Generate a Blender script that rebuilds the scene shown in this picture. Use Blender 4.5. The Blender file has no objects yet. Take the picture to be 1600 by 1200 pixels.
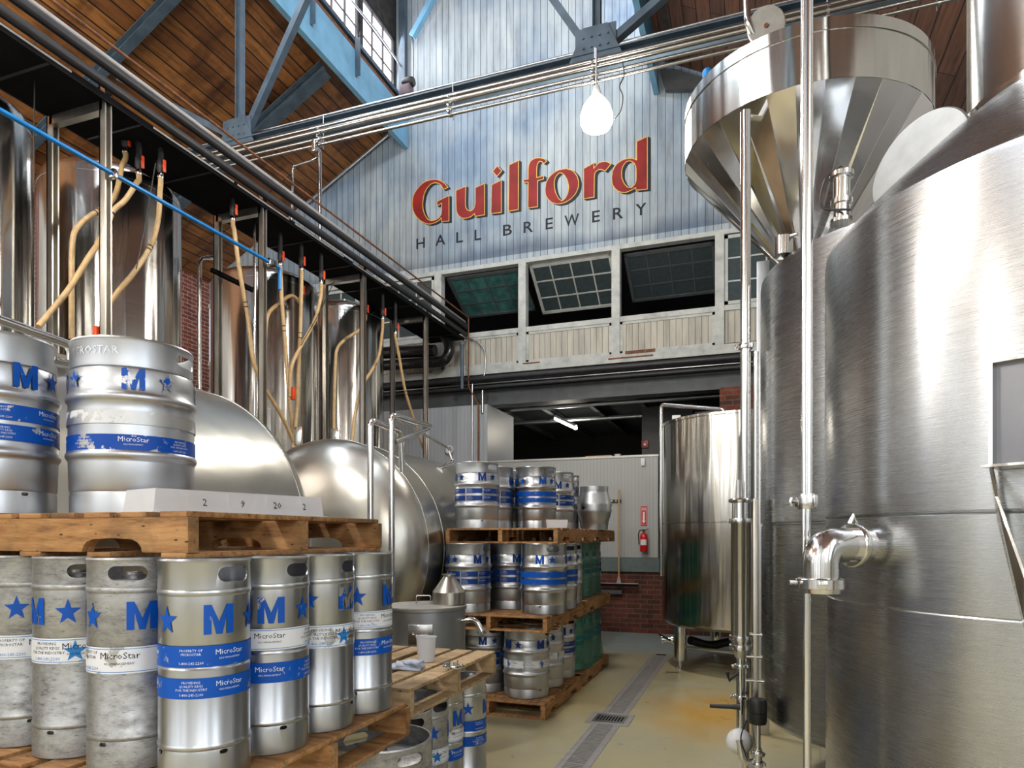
import bpy, bmesh, math, random
from mathutils import Vector, Matrix
random.seed(7)
PI = math.pi
scn = bpy.context.scene
COL = scn.collection
# ------------------------------------------------------------------ camera model (world: +Y down the hall, +X right, Z up)
F, YH, CH = 1062.0, 838.0, 1.5
A = math.atan(380.0 / F); SA = math.sin(A); CA = math.cos(A)

def at(px, py, X=None, Y=None, d=None, z=None):
    r = (px - 800) / F
    ax = -SA + CA * r; ay = CA + SA * r
    if z is not None: d = (CH - z) * F / (py - YH)
    elif X is not None: d = X / ax
    elif Y is not None: d = Y / ay
    return Vector((d * ax, d * ay, CH - (py - YH) * d / F))

# ------------------------------------------------------------------ materials
def newmat(name):
    m = bpy.data.materials.new(name); m.use_nodes = True
    nt = m.node_tree; nt.nodes.clear()
    out = nt.nodes.new('ShaderNodeOutputMaterial')
    b = nt.nodes.new('ShaderNodeBsdfPrincipled')
    nt.links.new(b.outputs[0], out.inputs[0])
    return m, nt, b

def N(nt, t, **kw):
    n = nt.nodes.new(t)
    for k, v in kw.items():
        if k in n.inputs.keys(): n.inputs[k].default_value = v
        else: setattr(n, k, v)
    return n

def L(nt, a, b): nt.links.new(a, b)

def coord(nt, scale=(1, 1, 1), kind='Object'):
    tc = N(nt, 'ShaderNodeTexCoord'); mp = N(nt, 'ShaderNodeMapping')
    mp.inputs['Scale'].default_value = scale
    L(nt, tc.outputs[kind], mp.inputs[0]); return mp.outputs[0]

def noise(nt, vec, scale=5, detail=3, rough=.5):
    n = N(nt, 'ShaderNodeTexNoise'); n.inputs['Scale'].default_value = scale
    n.inputs['Detail'].default_value = detail; n.inputs['Roughness'].default_value = rough
    L(nt, vec, n.inputs['Vector']); return n.outputs['Fac']

def ramp(nt, fac, stops):
    r = N(nt, 'ShaderNodeValToRGB'); e = r.color_ramp.elements
    while len(e) < len(stops): e.new(.5)
    for i, (p, c) in enumerate(stops):
        e[i].position = p; e[i].color = (c[0], c[1], c[2], 1) if not isinstance(c, float) else (c, c, c, 1)
    L(nt, fac, r.inputs[0]); return r.outputs[0]

def mix(nt, fac, a, b, mode='MIX'):
    m = N(nt, 'ShaderNodeMix', data_type='RGBA', blend_type=mode)
    if isinstance(fac, (int, float)): m.inputs[0].default_value = fac
    else: L(nt, fac, m.inputs[0])
    for s, v in ((6, a), (7, b)):
        if isinstance(v, tuple): m.inputs[s].default_value = (v[0], v[1], v[2], 1)
        else: L(nt, v, m.inputs[s])
    return m.outputs[2]

def bump(nt, b, h, strength=.2, dist=.01):
    n = N(nt, 'ShaderNodeBump'); n.inputs['Strength'].default_value = strength
    n.inputs['Distance'].default_value = dist
    L(nt, h, n.inputs['Height']); L(nt, n.outputs[0], b.inputs['Normal'])

def plain(name, c, rough=.6, metal=0., var=.12, vs=14):
    m, nt, b = newmat(name)
    f = noise(nt, coord(nt), vs, 4)
    lo = tuple(x * (1 - var) for x in c); hi = tuple(min(1, x * (1 + var)) for x in c)
    L(nt, ramp(nt, f, [(.3, lo), (.7, hi)]), b.inputs['Base Color'])
    b.inputs['Roughness'].default_value = rough; b.inputs['Metallic'].default_value = metal
    return m

def steel(name, c=(.62, .62, .60), rough=.24, brush=(2, 2, 160), wave=.25, wscale=(1.4, 1.4, .5), stain=.12, aniso=0., wdist=.02):
    """brushed stainless: stretched grain in roughness, soft dents in the sheet"""
    m, nt, b = newmat(name)
    v = coord(nt, brush)
    g = noise(nt, v, 3, 4, .7)
    L(nt, ramp(nt, g, [(.2, float(max(.02, rough - .03))), (.8, float(rough + .04))]), b.inputs['Roughness'])
    w = noise(nt, coord(nt, wscale), 2.2, 1.5, .4)
    s = noise(nt, coord(nt, (1, 1, .6)), 3.5, 5, .6)
    lo = tuple(x * (1 - stain) for x in c)
    L(nt, ramp(nt, s, [(.3, lo), (.65, c)]), b.inputs['Base Color'])
    b.inputs['Metallic'].default_value = 1
    if aniso:
        b.inputs['Anisotropic'].default_value = aniso; b.inputs['Anisotropic Rotation'].default_value = .25
        tg = N(nt, 'ShaderNodeTangent', direction_type='RADIAL', axis='Z'); L(nt, tg.outputs[0], b.inputs['Tangent'])
    hh = N(nt, 'ShaderNodeMath', operation='MULTIPLY_ADD'); L(nt, g, hh.inputs[0]); hh.inputs[1].default_value = .0003; L(nt, w, hh.inputs[2])
    bump(nt, b, hh.outputs[0], wave, wdist)
    return m

def worn_paint(name, c, chip=.38, rough=.45, under=(.5, .5, .49), scale=22):
    m, nt, b = newmat(name)
    oi = N(nt, 'ShaderNodeObjectInfo'); tc = N(nt, 'ShaderNodeTexCoord')
    ad = N(nt, 'ShaderNodeVectorMath', operation='ADD'); L(nt, tc.outputs['Object'], ad.inputs[0])
    ml = N(nt, 'ShaderNodeMath', operation='MULTIPLY'); L(nt, oi.outputs['Random'], ml.inputs[0]); ml.inputs[1].default_value = 37
    L(nt, ml.outputs[0], ad.inputs[1])
    f = noise(nt, ad.outputs[0], scale, 6, .65)
    k = ramp(nt, f, [(chip - .012, 0.), (chip + .012, 1.)])
    L(nt, mix(nt, k, under, c), b.inputs['Base Color'])
    mt = N(nt, 'ShaderNodeMath', operation='SUBTRACT'); mt.inputs[0].default_value = 1; L(nt, k, mt.inputs[1])
    L(nt, mt.outputs[0], b.inputs['Metallic']); b.inputs['Roughness'].default_value = rough; b.inputs['Specular IOR Level'].default_value = .3
    return m

def planks(name, cols, xy, row, length, gap=.008, gapc=(.01, .008, .006), rough=.7, grain=(1, 20), chips=None, dirt=None, bmp=.4, soft=.0):
    """boards: xy maps world axes -> (along, across)"""
    m, nt, b = newmat(name)
    tc = N(nt, 'ShaderNodeTexCoord'); sp = N(nt, 'ShaderNodeSeparateXYZ'); L(nt, tc.outputs['Object'], sp.inputs[0])
    cb = N(nt, 'ShaderNodeCombineXYZ'); L(nt, sp.outputs[xy[0]], cb.inputs[0]); L(nt, sp.outputs[xy[1]], cb.inputs[1])
    br = N(nt, 'ShaderNodeTexBrick'); br.offset = .37; br.offset_frequency = 2
    br.inputs['Scale'].default_value = 1; br.inputs['Brick Width'].default_value = length; br.inputs['Row Height'].default_value = row
    br.inputs['Mortar Size'].default_value = gap; br.inputs['Mortar Smooth'].default_value = .2; br.inputs['Bias'].default_value = 0
    L(nt, cb.outputs[0], br.inputs['Vector'])
    br.inputs['Color1'].default_value = (*cols[0], 1); br.inputs['Color2'].default_value = (*cols[1], 1); br.inputs['Mortar'].default_value = (*gapc, 1)
    mp = N(nt, 'ShaderNodeMapping'); mp.inputs['Scale'].default_value = (grain[0], grain[1], 1); L(nt, cb.outputs[0], mp.inputs[0])
    g = noise(nt, mp.outputs[0], 2.5, 6, .65)
    gc = ramp(nt, g, [(.27, (.30, .27, .25)), (.46, (.88, .86, .84)), (.72, (1.45, 1.38, 1.28))])
    c = mix(nt, 1 - soft, br.outputs['Color'], gc, 'MULTIPLY')
    if dirt:
        dv = noise(nt, coord(nt, dirt[1]), dirt[2], 4, .6)
        k = ramp(nt, dv, [(dirt[3], 0.), (dirt[4], 1.)])
        c = mix(nt, k, c, mix(nt, 1, c, dirt[0], 'MULTIPLY'))
    if chips:
        cv = noise(nt, coord(nt, chips[1]), chips[2], 8, .7)
        k = ramp(nt, cv, [(chips[3], 0.), (chips[3] + .02, 1.)])
        c = mix(nt, k, c, chips[0])
    L(nt, c, b.inputs['Base Color']); b.inputs['Roughness'].default_value = rough
    bump(nt, b, br.outputs['Fac'], bmp, -.01)
    return m, nt, b, c

def brickmat(name, c1, c2, mortar, xy):
    m, nt, b = newmat(name)
    tc = N(nt, 'ShaderNodeTexCoord'); sp = N(nt, 'ShaderNodeSeparateXYZ'); L(nt, tc.outputs['Object'], sp.inputs[0])
    cb = N(nt, 'ShaderNodeCombineXYZ'); L(nt, sp.outputs[xy[0]], cb.inputs[0]); L(nt, sp.outputs[xy[1]], cb.inputs[1])
    br = N(nt, 'ShaderNodeTexBrick'); br.inputs['Scale'].default_value = 1; br.inputs['Brick Width'].default_value = .21
    br.inputs['Row Height'].default_value = .075; br.inputs['Mortar Size'].default_value = .007
    br.inputs['Color1'].default_value = (*c1, 1); br.inputs['Color2'].default_value = (*c2, 1); br.inputs['Mortar'].default_value = (*mortar, 1)
    L(nt, cb.outputs[0], br.inputs['Vector'])
    v = noise(nt, coord(nt), 5, 6, .7)
    L(nt, mix(nt, 1, br.outputs['Color'], ramp(nt, v, [(.25, (.45, .45, .45)), (.7, (1.3, 1.25, 1.2))]), 'MULTIPLY'), b.inputs['Base Color'])
    b.inputs['Roughness'].default_value = .85
    bump(nt, b, br.outputs['Fac'], .5, -.01)
    return m

def emit(name, c, s):
    m = bpy.data.materials.new(name); m.use_nodes = True; nt = m.node_tree; nt.nodes.clear()
    o = nt.nodes.new('ShaderNodeOutputMaterial'); e = nt.nodes.new('ShaderNodeEmission')
    e.inputs[0].default_value = (*c, 1); e.inputs[1].default_value = s
    L(nt, e.outputs[0], o.inputs[0]); return m

def clearish(name, c, alpha, rough=.3, wave=0, trans=.0):
    m, nt, b = newmat(name)
    L(nt, mix(nt, noise(nt, coord(nt), 7, 4), tuple(x * .8 for x in c), c), b.inputs['Base Color'])
    b.inputs['Alpha'].default_value = alpha; b.inputs['Roughness'].default_value = rough
    b.inputs['Transmission Weight'].default_value = trans
    if wave: bump(nt, b, noise(nt, coord(nt, (1, 1, 3)), 16, 4, .7), wave, .03)
    return m

M = {}
M['tank'] = steel('polished_tank_steel', (.58, .565, .52), .17, (1.5, 1.5, 90), .5, (3.6, 3.6, .30), .10, aniso=.6, wdist=.03)
M['tank_near'] = steel('brushed_tank_steel', (.445, .455, .465), .27, (1.2, 1.2, 110), .40, (1.3, 1.3, .25), .16, aniso=.35, wdist=.03)
M['fermenter'] = steel('fermenter_steel', (.57, .56, .535), .17, (1.5, 1.5, 60), .5, (3.4, 3.4, .16), .12, aniso=.6, wdist=.03)
M['cone'] = steel('hopper_cone_steel', (.85, .85, .84), .10, (3, 3, 3), .12, (2, 2, .3), .08, wdist=.04)
M['horiz'] = steel('dull_rolled_steel', (.52, .51, .465), .30, (3, 3, 90), .45, (1.6, 1.6, 1.6), .12, wdist=.02)
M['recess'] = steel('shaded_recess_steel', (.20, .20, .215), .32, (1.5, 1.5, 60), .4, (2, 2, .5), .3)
M['pipe'] = steel('sanitary_pipe_steel', (.72, .72, .71), .14, (4, 4, 4), .05, stain=.06)
M['rackpost'] = steel('rack_post_steel', (.55, .52, .47), .34, (30, 30, 2), .1, stain=.3)
M['pipe_dull'] = steel('dull_pipe_steel', (.46, .45, .43), .24, (4, 4, 4), .08, stain=.2)
M['galv'] = steel('galvanised_conduit', (.58, .60, .63), .30, (5, 5, 5), .1, stain=.25)
M['keg_shiny'] = steel('keg_steel_bright', (.53, .55, .58), .30, (2, 2, 120), .10, (6, 6, 3), .18, aniso=.3, wdist=.008)
m, nt, b = newmat('keg_steel_weathered')
oi = N(nt, 'ShaderNodeObjectInfo'); tcx = N(nt, 'ShaderNodeTexCoord'); adx = N(nt, 'ShaderNodeVectorMath', operation='ADD')
L(nt, tcx.outputs['Object'], adx.inputs[0]); mlx = N(nt, 'ShaderNodeMath', operation='MULTIPLY'); L(nt, oi.outputs['Random'], mlx.inputs[0]); mlx.inputs[1].default_value = 23
L(nt, mlx.outputs[0], adx.inputs[1])
mpx = N(nt, 'ShaderNodeMapping'); mpx.inputs['Scale'].default_value = (1, 1, 1.9); L(nt, adx.outputs[0], mpx.inputs[0])
f = noise(nt, mpx.outputs[0], 11, 9, .72)
L(nt, ramp(nt, f, [(.28, (.08, .077, .075)), (.37, (.30, .30, .30)), (.50, (.41, .415, .42)), (.66, (.50, .51, .52))]), b.inputs['Base Color'])
L(nt, ramp(nt, f, [(.3, .75), (.6, .38)]), b.inputs['Roughness']); b.inputs['Metallic'].default_value = .88
bump(nt, b, noise(nt, mpx.outputs[0], 30, 5), .15, .002); M['keg_worn'] = m
mp2 = N(nt, 'ShaderNodeMapping'); mp2.inputs['Scale'].default_value = (1, 1, 5); L(nt, adx.outputs[0], mp2.inputs[0])
fs_ = noise(nt, mp2.outputs[0], 34, 6, .8)
lk = b.inputs['Base Color'].links[0].from_socket; L(nt, mix(nt, ramp(nt, fs_, [(.33, 1.), (.43, 0.)]), lk, (.09, .085, .08)), b.inputs['Base Color'])
M['keg_satin'] = steel('keg_steel_satin', (.55, .57, .60), .38, (3, 3, 30), .10, (6, 6, 3), .16, wdist=.006)
M['dark'] = plain('black_rubber', (.012, .012, .013), .45)
M['insul'] = plain('black_pipe_insulation', (.022, .022, .026), .5, vs=8, var=.3)
M['blackgloss'] = plain('black_glossy_pipe', (.012, .013, .016), .18, vs=8, var=.3)
M['deck'] = plain('black_tray_plate', (.006, .006, .007), .85, vs=6, var=.4); M['deck'].node_tree.nodes['Principled BSDF'].inputs['Specular IOR Level'].default_value = .1
M['blue'] = worn_paint('blue_paint', (.001, .082, .46), .35)
M['blue_dark'] = worn_paint('dark_blue_paint', (.003, .042, .24), .31)
M['blue_peeling'] = worn_paint('peeling_blue_paint', (.001, .065, .40), .41, scale=9)
M['blue_scrap'] = worn_paint('scraped_blue_paint', (.001, .082, .46), .48, scale=20)
M['white_label'] = worn_paint('white_sticker', (.78, .80, .84), .40, scale=14)
M['white_peel'] = worn_paint('peeling_white_sticker', (.74, .76, .80), .50, scale=10)
M['ink'] = worn_paint('black_ink', (.015, .015, .02), .30)
M['ink_blue'] = worn_paint('light_blue_ink', (.02, .22, .62), .30)
M['white_ink'] = worn_paint('white_ink', (.75, .80, .88), .34, under=(.001, .082, .46), scale=30)
M['hose'] = plain('tan_brewing_hose', (.60, .40, .19), .38, vs=20, var=.15)
M['orange'] = plain('orange_valve_handle', (.78, .075, .015), .4)
M['bluepipe'] = plain('blue_air_pipe', (.01, .22, .62), .28)
M['rust'] = plain('rusty_pipe_paint', (.17, .065, .028), .75, vs=22, var=.5)
M['tray'] = plain('grey_cable_tray', (.45, .44, .43), .45, .5)
M['iron'] = plain('blue_grey_painted_steel', (.070, .105, .140), .45, vs=6, var=.25)
M['iron_light'] = plain('light_blue_painted_beam', (.17, .38, .55), .5, vs=4, var=.15)
M['beamgrey'] = plain('dark_grey_beam_paint', (.075, .085, .092), .6, vs=5, var=.2)
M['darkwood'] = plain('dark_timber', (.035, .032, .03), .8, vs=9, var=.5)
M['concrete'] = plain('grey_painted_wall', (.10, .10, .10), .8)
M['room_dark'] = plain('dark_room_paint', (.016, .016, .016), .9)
M['ledge'] = plain('grey_green_ledge_paint', (.11, .145, .14), .55)
M['plastic'] = clearish('milky_plastic', (.92, .95, .98), .62, .35)
M['cup'] = clearish('frosted_cup_plastic', (.85, .87, .90), .66, .3)
M['film'] = clearish('green_stretch_film', (.012, .37, .25), .62, .15, 1.0)
M['white'] = plain('white_plastic', (.72, .73, .74), .4)
M['red'] = plain('red_enamel', (.55, .01, .012), .25)
M['redbox'] = plain('dark_red_alarm', (.20, .012, .012), .4)
M['paper'] = plain('white_paper', (.75, .75, .72), .6)
M['brass'] = plain('brass_body', (.45, .28, .10), .35, .9)
M['pole_wood'] = plain('pale_wood_handle', (.52, .33, .15), .55)
M['cloth'] = plain('pale_blue_cloth', (.50, .58, .70), .9, vs=40)
M['brick_back'] = brickmat('red_brick_wall', (.17, .042, .022), (.07, .024, .016), (.13, .10, .075), (0, 2))
M['wall_pale'] = plain('pale_grey_hall_wall', (.46, .45, .43), .8, vs=2, var=.12)
M['brick_side'] = brickmat('red_side_brick', (.30, .08, .05), (.20, .05, .035), (.42, .40, .38), (1, 2))
M['hatch'] = plain('matte_steel_hatch', (.26, .26, .25), .42, .6)
M['greymat'] = plain('matte_grey_plate', (.36, .35, .32), .5, .3)
M['yellow_ink'] = plain('yellow_sign_paint', (.80, .50, .09), .6)
M['sign_red'] = plain('red_sign_paint', (.27, .010, .007), .6, vs=3, var=.3)
M['sign_dark'] = plain('dark_sign_paint', (.008, .012, .018), .6)
M['sky_pane'] = emit('bright_sky_pane', (1.0, .86, .90), 3.2)

M['bulb'] = emit('lit_lamp_glass', (1.0, .93, .80), 26)
M['tube'] = emit('lit_tube', (1.0, .92, .80), 14)
M['glass_dark'] = plain('dim_window_glass', (.05, .07, .075), .12)
M['glass_teal'] = plain('teal_sky_window_glass', (.055, .16, .155), .25, vs=6, var=.4)

# wood roof (planks run down the hall)
M['roof'], *_ = planks('orange_roof_boards', ((.36, .155, .045), (.19, .072, .022)), (1, 0), .16, 3.3, .009, grain=(.9, 8),
                       dirt=((.22, .17, .15), (.5, 1.6, 1), 1.3, .47, .68), chips=((.62, .50, .40), (6, 1, 1), 5, .74), rough=.55)
M['roof_r'], *_ = planks('brown_roof_boards', ((.155, .072, .045), (.10, .050, .034)), (1, 0), .185, 3.1, .007, grain=(.7, 9), rough=.7)
# painted gable boards (vertical)
m, nt, b, c = planks('weathered_white_boards', ((.47, .54, .575), (.39, .46, .51)), (2, 0), .118, 60., .0042, (.04, .05, .06), rough=.65, grain=(.4, 3), soft=.45,
                     chips=((.10, .06, .04), (7, 1, 1.2), 4.0, .725), dirt=((.50, .62, .80), (1, 1, 1), .55, .42, .66), bmp=.5)
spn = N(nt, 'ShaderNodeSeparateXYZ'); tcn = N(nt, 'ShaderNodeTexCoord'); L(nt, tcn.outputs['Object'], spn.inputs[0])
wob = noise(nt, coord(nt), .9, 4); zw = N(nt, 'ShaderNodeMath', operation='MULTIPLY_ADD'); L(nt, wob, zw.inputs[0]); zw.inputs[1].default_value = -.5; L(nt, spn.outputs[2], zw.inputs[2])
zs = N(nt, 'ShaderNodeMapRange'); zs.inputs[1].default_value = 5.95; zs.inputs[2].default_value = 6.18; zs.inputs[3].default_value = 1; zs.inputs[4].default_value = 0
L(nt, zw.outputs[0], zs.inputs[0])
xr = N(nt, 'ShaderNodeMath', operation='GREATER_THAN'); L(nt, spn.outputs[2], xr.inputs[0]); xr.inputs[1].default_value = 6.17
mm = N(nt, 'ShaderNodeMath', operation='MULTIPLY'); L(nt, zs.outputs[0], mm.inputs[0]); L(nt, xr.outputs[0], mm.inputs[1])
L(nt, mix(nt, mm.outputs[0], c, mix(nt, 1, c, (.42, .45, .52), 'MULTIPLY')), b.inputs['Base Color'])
M['boards'] = m
M['boards_cream'], *_ = planks('cream_wainscot_boards', ((.50, .49, .43), (.44, .43, .38)), (2, 0), .095, 60., .004, (.10, .09, .07), rough=.65, grain=(.4, 3), soft=.45,
                               chips=((.09, .045, .03), (7, 1, 1.0), 5.5, .70))
M['trim'], *_ = planks('grey_white_trim_paint', ((.50, .53, .52), (.46, .49, .48)), (0, 2), 5., 9., .001, (.3, .3, .3), grain=(2, 2), soft=.5, chips=((.10, .05, .03), (3, 3, 3), 5, .70))
M['coldpanel'], *_ = planks('ribbed_metal_panel', ((.40, .41, .40), (.39, .40, .39)), (2, 0), .055, 60., .0028, (.28, .29, .29), rough=.45, grain=(.2, .4), soft=.8, bmp=.15)
M['coldpanel2'], *_ = planks('ribbed_blue_grey_panel', ((.42, .45, .49), (.41, .44, .48)), (2, 0), .07, 60., .003, (.24, .26, .29), rough=.45, grain=(.2, .4), soft=.8, bmp=.15)
# pallet wood
def palletmat(name, c1, c2, c3):
    m, nt, b = newmat(name)
    oi = N(nt, 'ShaderNodeObjectInfo'); tc = N(nt, 'ShaderNodeTexCoord')
    ad = N(nt, 'ShaderNodeVectorMath', operation='ADD'); L(nt, tc.outputs['Object'], ad.inputs[0])
    ml = N(nt, 'ShaderNodeMath', operation='MULTIPLY'); L(nt, oi.outputs['Random'], ml.inputs[0]); ml.inputs[1].default_value = 50; L(nt, ml.outputs[0], ad.inputs[1])
    mp = N(nt, 'ShaderNodeMapping'); mp.inputs['Scale'].default_value = (1.5, 12, 12); L(nt, ad.outputs[0], mp.inputs[0])
    g = noise(nt, mp.outputs[0], 3, 6, .7)
    k = ramp(nt, g, [(.36, c3), (.46, c1), (.66, c2)])
    s = noise(nt, ad.outputs[0], 5, 4, .6)
    k2 = mix(nt, ramp(nt, s, [(.50, 0.), (.70, .9)]), k, (.085, .05, .024))
    t = mix(nt, .25, k2, mix(nt, oi.outputs['Random'], tuple(x * .6 for x in c1), c2))
    kn = N(nt, 'ShaderNodeTexVoronoi'); mk = N(nt, 'ShaderNodeMapping'); mk.inputs['Scale'].default_value = (3.2, 8, 8); L(nt, ad.outputs[0], mk.inputs[0]); L(nt, mk.outputs[0], kn.inputs['Vector'])
    t = mix(nt, ramp(nt, kn.outputs['Distance'], [(.07, 1.), (.15, 0.)]), t, (.05, .025, .012))
    L(nt, t, b.inputs['Base Color']); b.inputs['Roughness'].default_value = .75; bump(nt, b, g, .45, .006)
    return m
M['pallet'] = palletmat('pallet_wood', (.34, .155, .05), (.54, .31, .13), (.10, .045, .02))
M['pallet_pale'] = palletmat('pale_pallet_wood', (.50, .34, .18), (.62, .46, .27), (.26, .16, .08))
# floor
m, nt, b = newmat('coated_floor')
cv = coord(nt)
n1 = noise(nt, cv, .45, 5, .6); n2 = noise(nt, coord(nt, (1, 1, 1)), 3, 6, .7)
base = ramp(nt, n1, [(.35, (.42, .40, .27)), (.52, (.46, .41, .24)), (.68, (.50, .40, .17))])
sp = N(nt, 'ShaderNodeSeparateXYZ'); L(nt, cv, sp.inputs[0])
# ochre beer stains right of the drain
dx = N(nt, 'ShaderNodeVectorMath', operation='DISTANCE'); mpf = N(nt, 'ShaderNodeMapping'); mpf.inputs['Scale'].default_value = (1, .6, 0); L(nt, cv, mpf.inputs[0]); L(nt, mpf.outputs[0], dx.inputs[0]); dx.inputs[1].default_value = (-.35, 6.0 * .6, 0)
dm = N(nt, 'ShaderNodeMath', operation='MULTIPLY_ADD'); L(nt, n2, dm.inputs[0]); dm.inputs[1].default_value = .7; L(nt, dx.outputs[1], dm.inputs[2])
kk = ramp(nt, dm.outputs[0], [(.45, 1.), (1.25, 0.)])
base = mix(nt, kk, base, (.56, .33, .07))
# bluish grey tone further back
yr = N(nt, 'ShaderNodeMapRange'); L(nt, sp.outputs[1], yr.inputs[0]); yr.inputs[1].default_value = 8.2; yr.inputs[2].default_value = 9.2
base = mix(nt, yr.outputs[0], base, (.27, .33, .32))
base = mix(nt, ramp(nt, n2, [(.62, 0.), (.75, 1.)]), base, mix(nt, 1, base, (.72, .66, .6), 'MULTIPLY'))
L(nt, base, b.inputs['Base Color']); L(nt, ramp(nt, n2, [(.3, .25), (.7, .45)]), b.inputs['Roughness'])
bump(nt, b, n2, .06, .01); M['floor'] = m

# ------------------------------------------------------------------ mesh helpers
def link(name, me, mat, parent=None, smooth=False):
    o = bpy.data.objects.new(name, me); COL.objects.link(o)
    if mat is not None and not me.materials: me.materials.append(M[mat] if isinstance(mat, str) else mat)
    if parent is not None: o.parent = parent
    if smooth:
        me.polygons.foreach_set('use_smooth', [True] * len(me.polygons))
    return o

def finish(bm, name, mat, parent=None, smooth=False, sharp=None, recalc=True):
    if recalc: bmesh.ops.recalc_face_normals(bm, faces=bm.faces)
    if sharp is not None:
        for e in bm.edges:
            if len(e.link_faces) == 2 and e.calc_face_angle(0) > sharp: e.smooth = False
    me = bpy.data.meshes.new(name); bm.to_mesh(me); bm.free()
    return link(name, me, mat, parent, smooth)

def empty(name, loc=(0, 0, 0), rz=0, parent=None):
    o = bpy.data.objects.new(name, None); COL.objects.link(o); o.location = loc; o.rotation_euler = (0, 0, rz); o.empty_display_size = .1
    if parent is not None: o.parent = parent
    return o

def tag(o, label=None, cat=None, group=None, kind=None):
    if label: o['label'] = label
    if cat: o['category'] = cat
    if group: o['group'] = group
    if kind: o['kind'] = kind
    return o

def add_box(bm, lo, hi, bev=0, mtx=None):
    r = bmesh.ops.create_cube(bm, size=1)
    vs = r['verts']
    for v in vs:
        v.co = Vector([(lo[i] + hi[i]) / 2 + v.co[i] * (hi[i] - lo[i]) for i in range(3)])
    if bev:
        es = list({e for v in vs for e in v.link_edges})
        g = bmesh.ops.bevel(bm, geom=es, offset=bev, segments=2, affect='EDGES', profile=.5)
        vs = list({v for f in g['faces'] for v in f.verts} | {v for v in vs if v.is_valid})
    if mtx is not None: bmesh.ops.transform(bm, matrix=mtx, verts=[v for v in vs if v.is_valid])
    return vs

def box(name, lo, hi, mat, parent=None, bev=.0):
    bm = bmesh.new(); add_box(bm, [min(a, b) for a, b in zip(lo, hi)], [max(a, b) for a, b in zip(lo, hi)], bev)
    return finish(bm, name, mat, parent, smooth=bool(bev), sharp=.6)

def add_lathe(bm, prof, seg=48, closed=False, origin=(0, 0, 0), mtx=None):
    rings = []
    for r, z in prof:
        if r < 1e-6: rings.append([bm.verts.new((0, 0, z))])
        else: rings.append([bm.verts.new((r * math.cos(2 * PI * i / seg), r * math.sin(2 * PI * i / seg), z)) for i in range(seg)])
    prs = list(zip(rings, rings[1:])) + ([(rings[-1], rings[0])] if closed else [])
    for a, b in prs:
        for i in range(seg):
            j = (i + 1) % seg
            if len(a) == 1 and len(b) == 1: continue
            if len(a) == 1: bm.faces.new((a[0], b[j], b[i]))
            elif len(b) == 1: bm.faces.new((a[i], a[j], b[0]))
            else: bm.faces.new((a[i], a[j], b[j], b[i]))
    vs = [v for r in rings for v in r]
    if mtx is not None: bmesh.ops.transform(bm, matrix=mtx, verts=vs)
    bmesh.ops.translate(bm, vec=Vector(origin), verts=vs)
    return vs

def lathe(name, prof, mat, parent=None, seg=48, closed=False, origin=(0, 0, 0), mtx=None, sharp=.7):
    bm = bmesh.new(); add_lathe(bm, prof, seg, closed, origin, mtx)
    return finish(bm, name, mat, parent, True, sharp)

def add_tube(bm, pts, r, seg=12, caps=True, radii=None):
    pts = [Vector(p) for p in pts]; n = len(pts)
    tans = [(pts[min(i + 1, n - 1)] - pts[max(i - 1, 0)]).normalized() for i in range(n)]
    t0 = tans[0]; up = Vector((0, 0, 1)) if abs(t0.z) < .9 else Vector((1, 0, 0))
    nrm = t0.cross(up).normalized(); rings = []
    for i in range(n):
        t = tans[i]; nrm = (nrm - t * nrm.dot(t)).normalized(); bi = t.cross(nrm)
        rr = radii[i] if radii else r
        rings.append([bm.verts.new(pts[i] + rr * (math.cos(2 * PI * k / seg) * nrm + math.sin(2 * PI * k / seg) * bi)) for k in range(seg)])
    for a, b in zip(rings, rings[1:]):
        for k in range(seg): bm.faces.new((a[k], a[(k + 1) % seg], b[(k + 1) % seg], b[k]))
    if caps: bm.faces.new(rings[0][::-1]); bm.faces.new(rings[-1])

def smoothpath(pts, n=8):
    pts = [Vector(p) for p in pts]; out = []
    P = [pts[0] * 2 - pts[1]] + pts + [pts[-1] * 2 - pts[-2]]
    for i in range(1, len(P) - 2):
        a, b, c, d = P[i - 1:i + 3]
        for k in range(n):
            t = k / n
            out.append(.5 * ((2 * b) + (-a + c) * t + (2 * a - 5 * b + 4 * c - d) * t * t + (-a + 3 * b - 3 * c + d) * t ** 3))
    out.append(pts[-1]); return out

def fillet(pts, rad, n=6):
    """polyline with rounded corners"""
    pts = [Vector(p) for p in pts]; out = [pts[0]]
    for i in range(1, len(pts) - 1):
        a, b, c = pts[i - 1], pts[i], pts[i + 1]
        r = min(rad, (a - b).length * .49, (c - b).length * .49)
        p = b + (a - b).normalized() * r; q = b + (c - b).normalized() * r
        for k in range(n + 1):
            t = k / n; out.append((1 - t) ** 2 * p + 2 * t * (1 - t) * b + t * t * q)
    out.append(pts[-1]); return out

def tube(name, pts, r, mat, parent=None, seg=12, radii=None):
    bm = bmesh.new(); add_tube(bm, pts, r, seg, radii=radii)
    return finish(bm, name, mat, parent, True, .9)

def add_prism(bm, poly, vec):
    """poly: list of Vector; extruded by vec"""
    a = [bm.verts.new(p) for p in poly]; b = [bm.verts.new(Vector(p) + Vector(vec)) for p in poly]
    bm.faces.new(a); bm.faces.new(b[::-1])
    n = len(a)
    for i in range(n): bm.faces.new((a[i], b[i], b[(i + 1) % n], a[(i + 1) % n]))

def prism(name, poly, vec, mat, parent=None):
    bm = bmesh.new(); add_prism(bm, [Vector(p) for p in poly], vec); return finish(bm, name, mat, parent)

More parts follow.
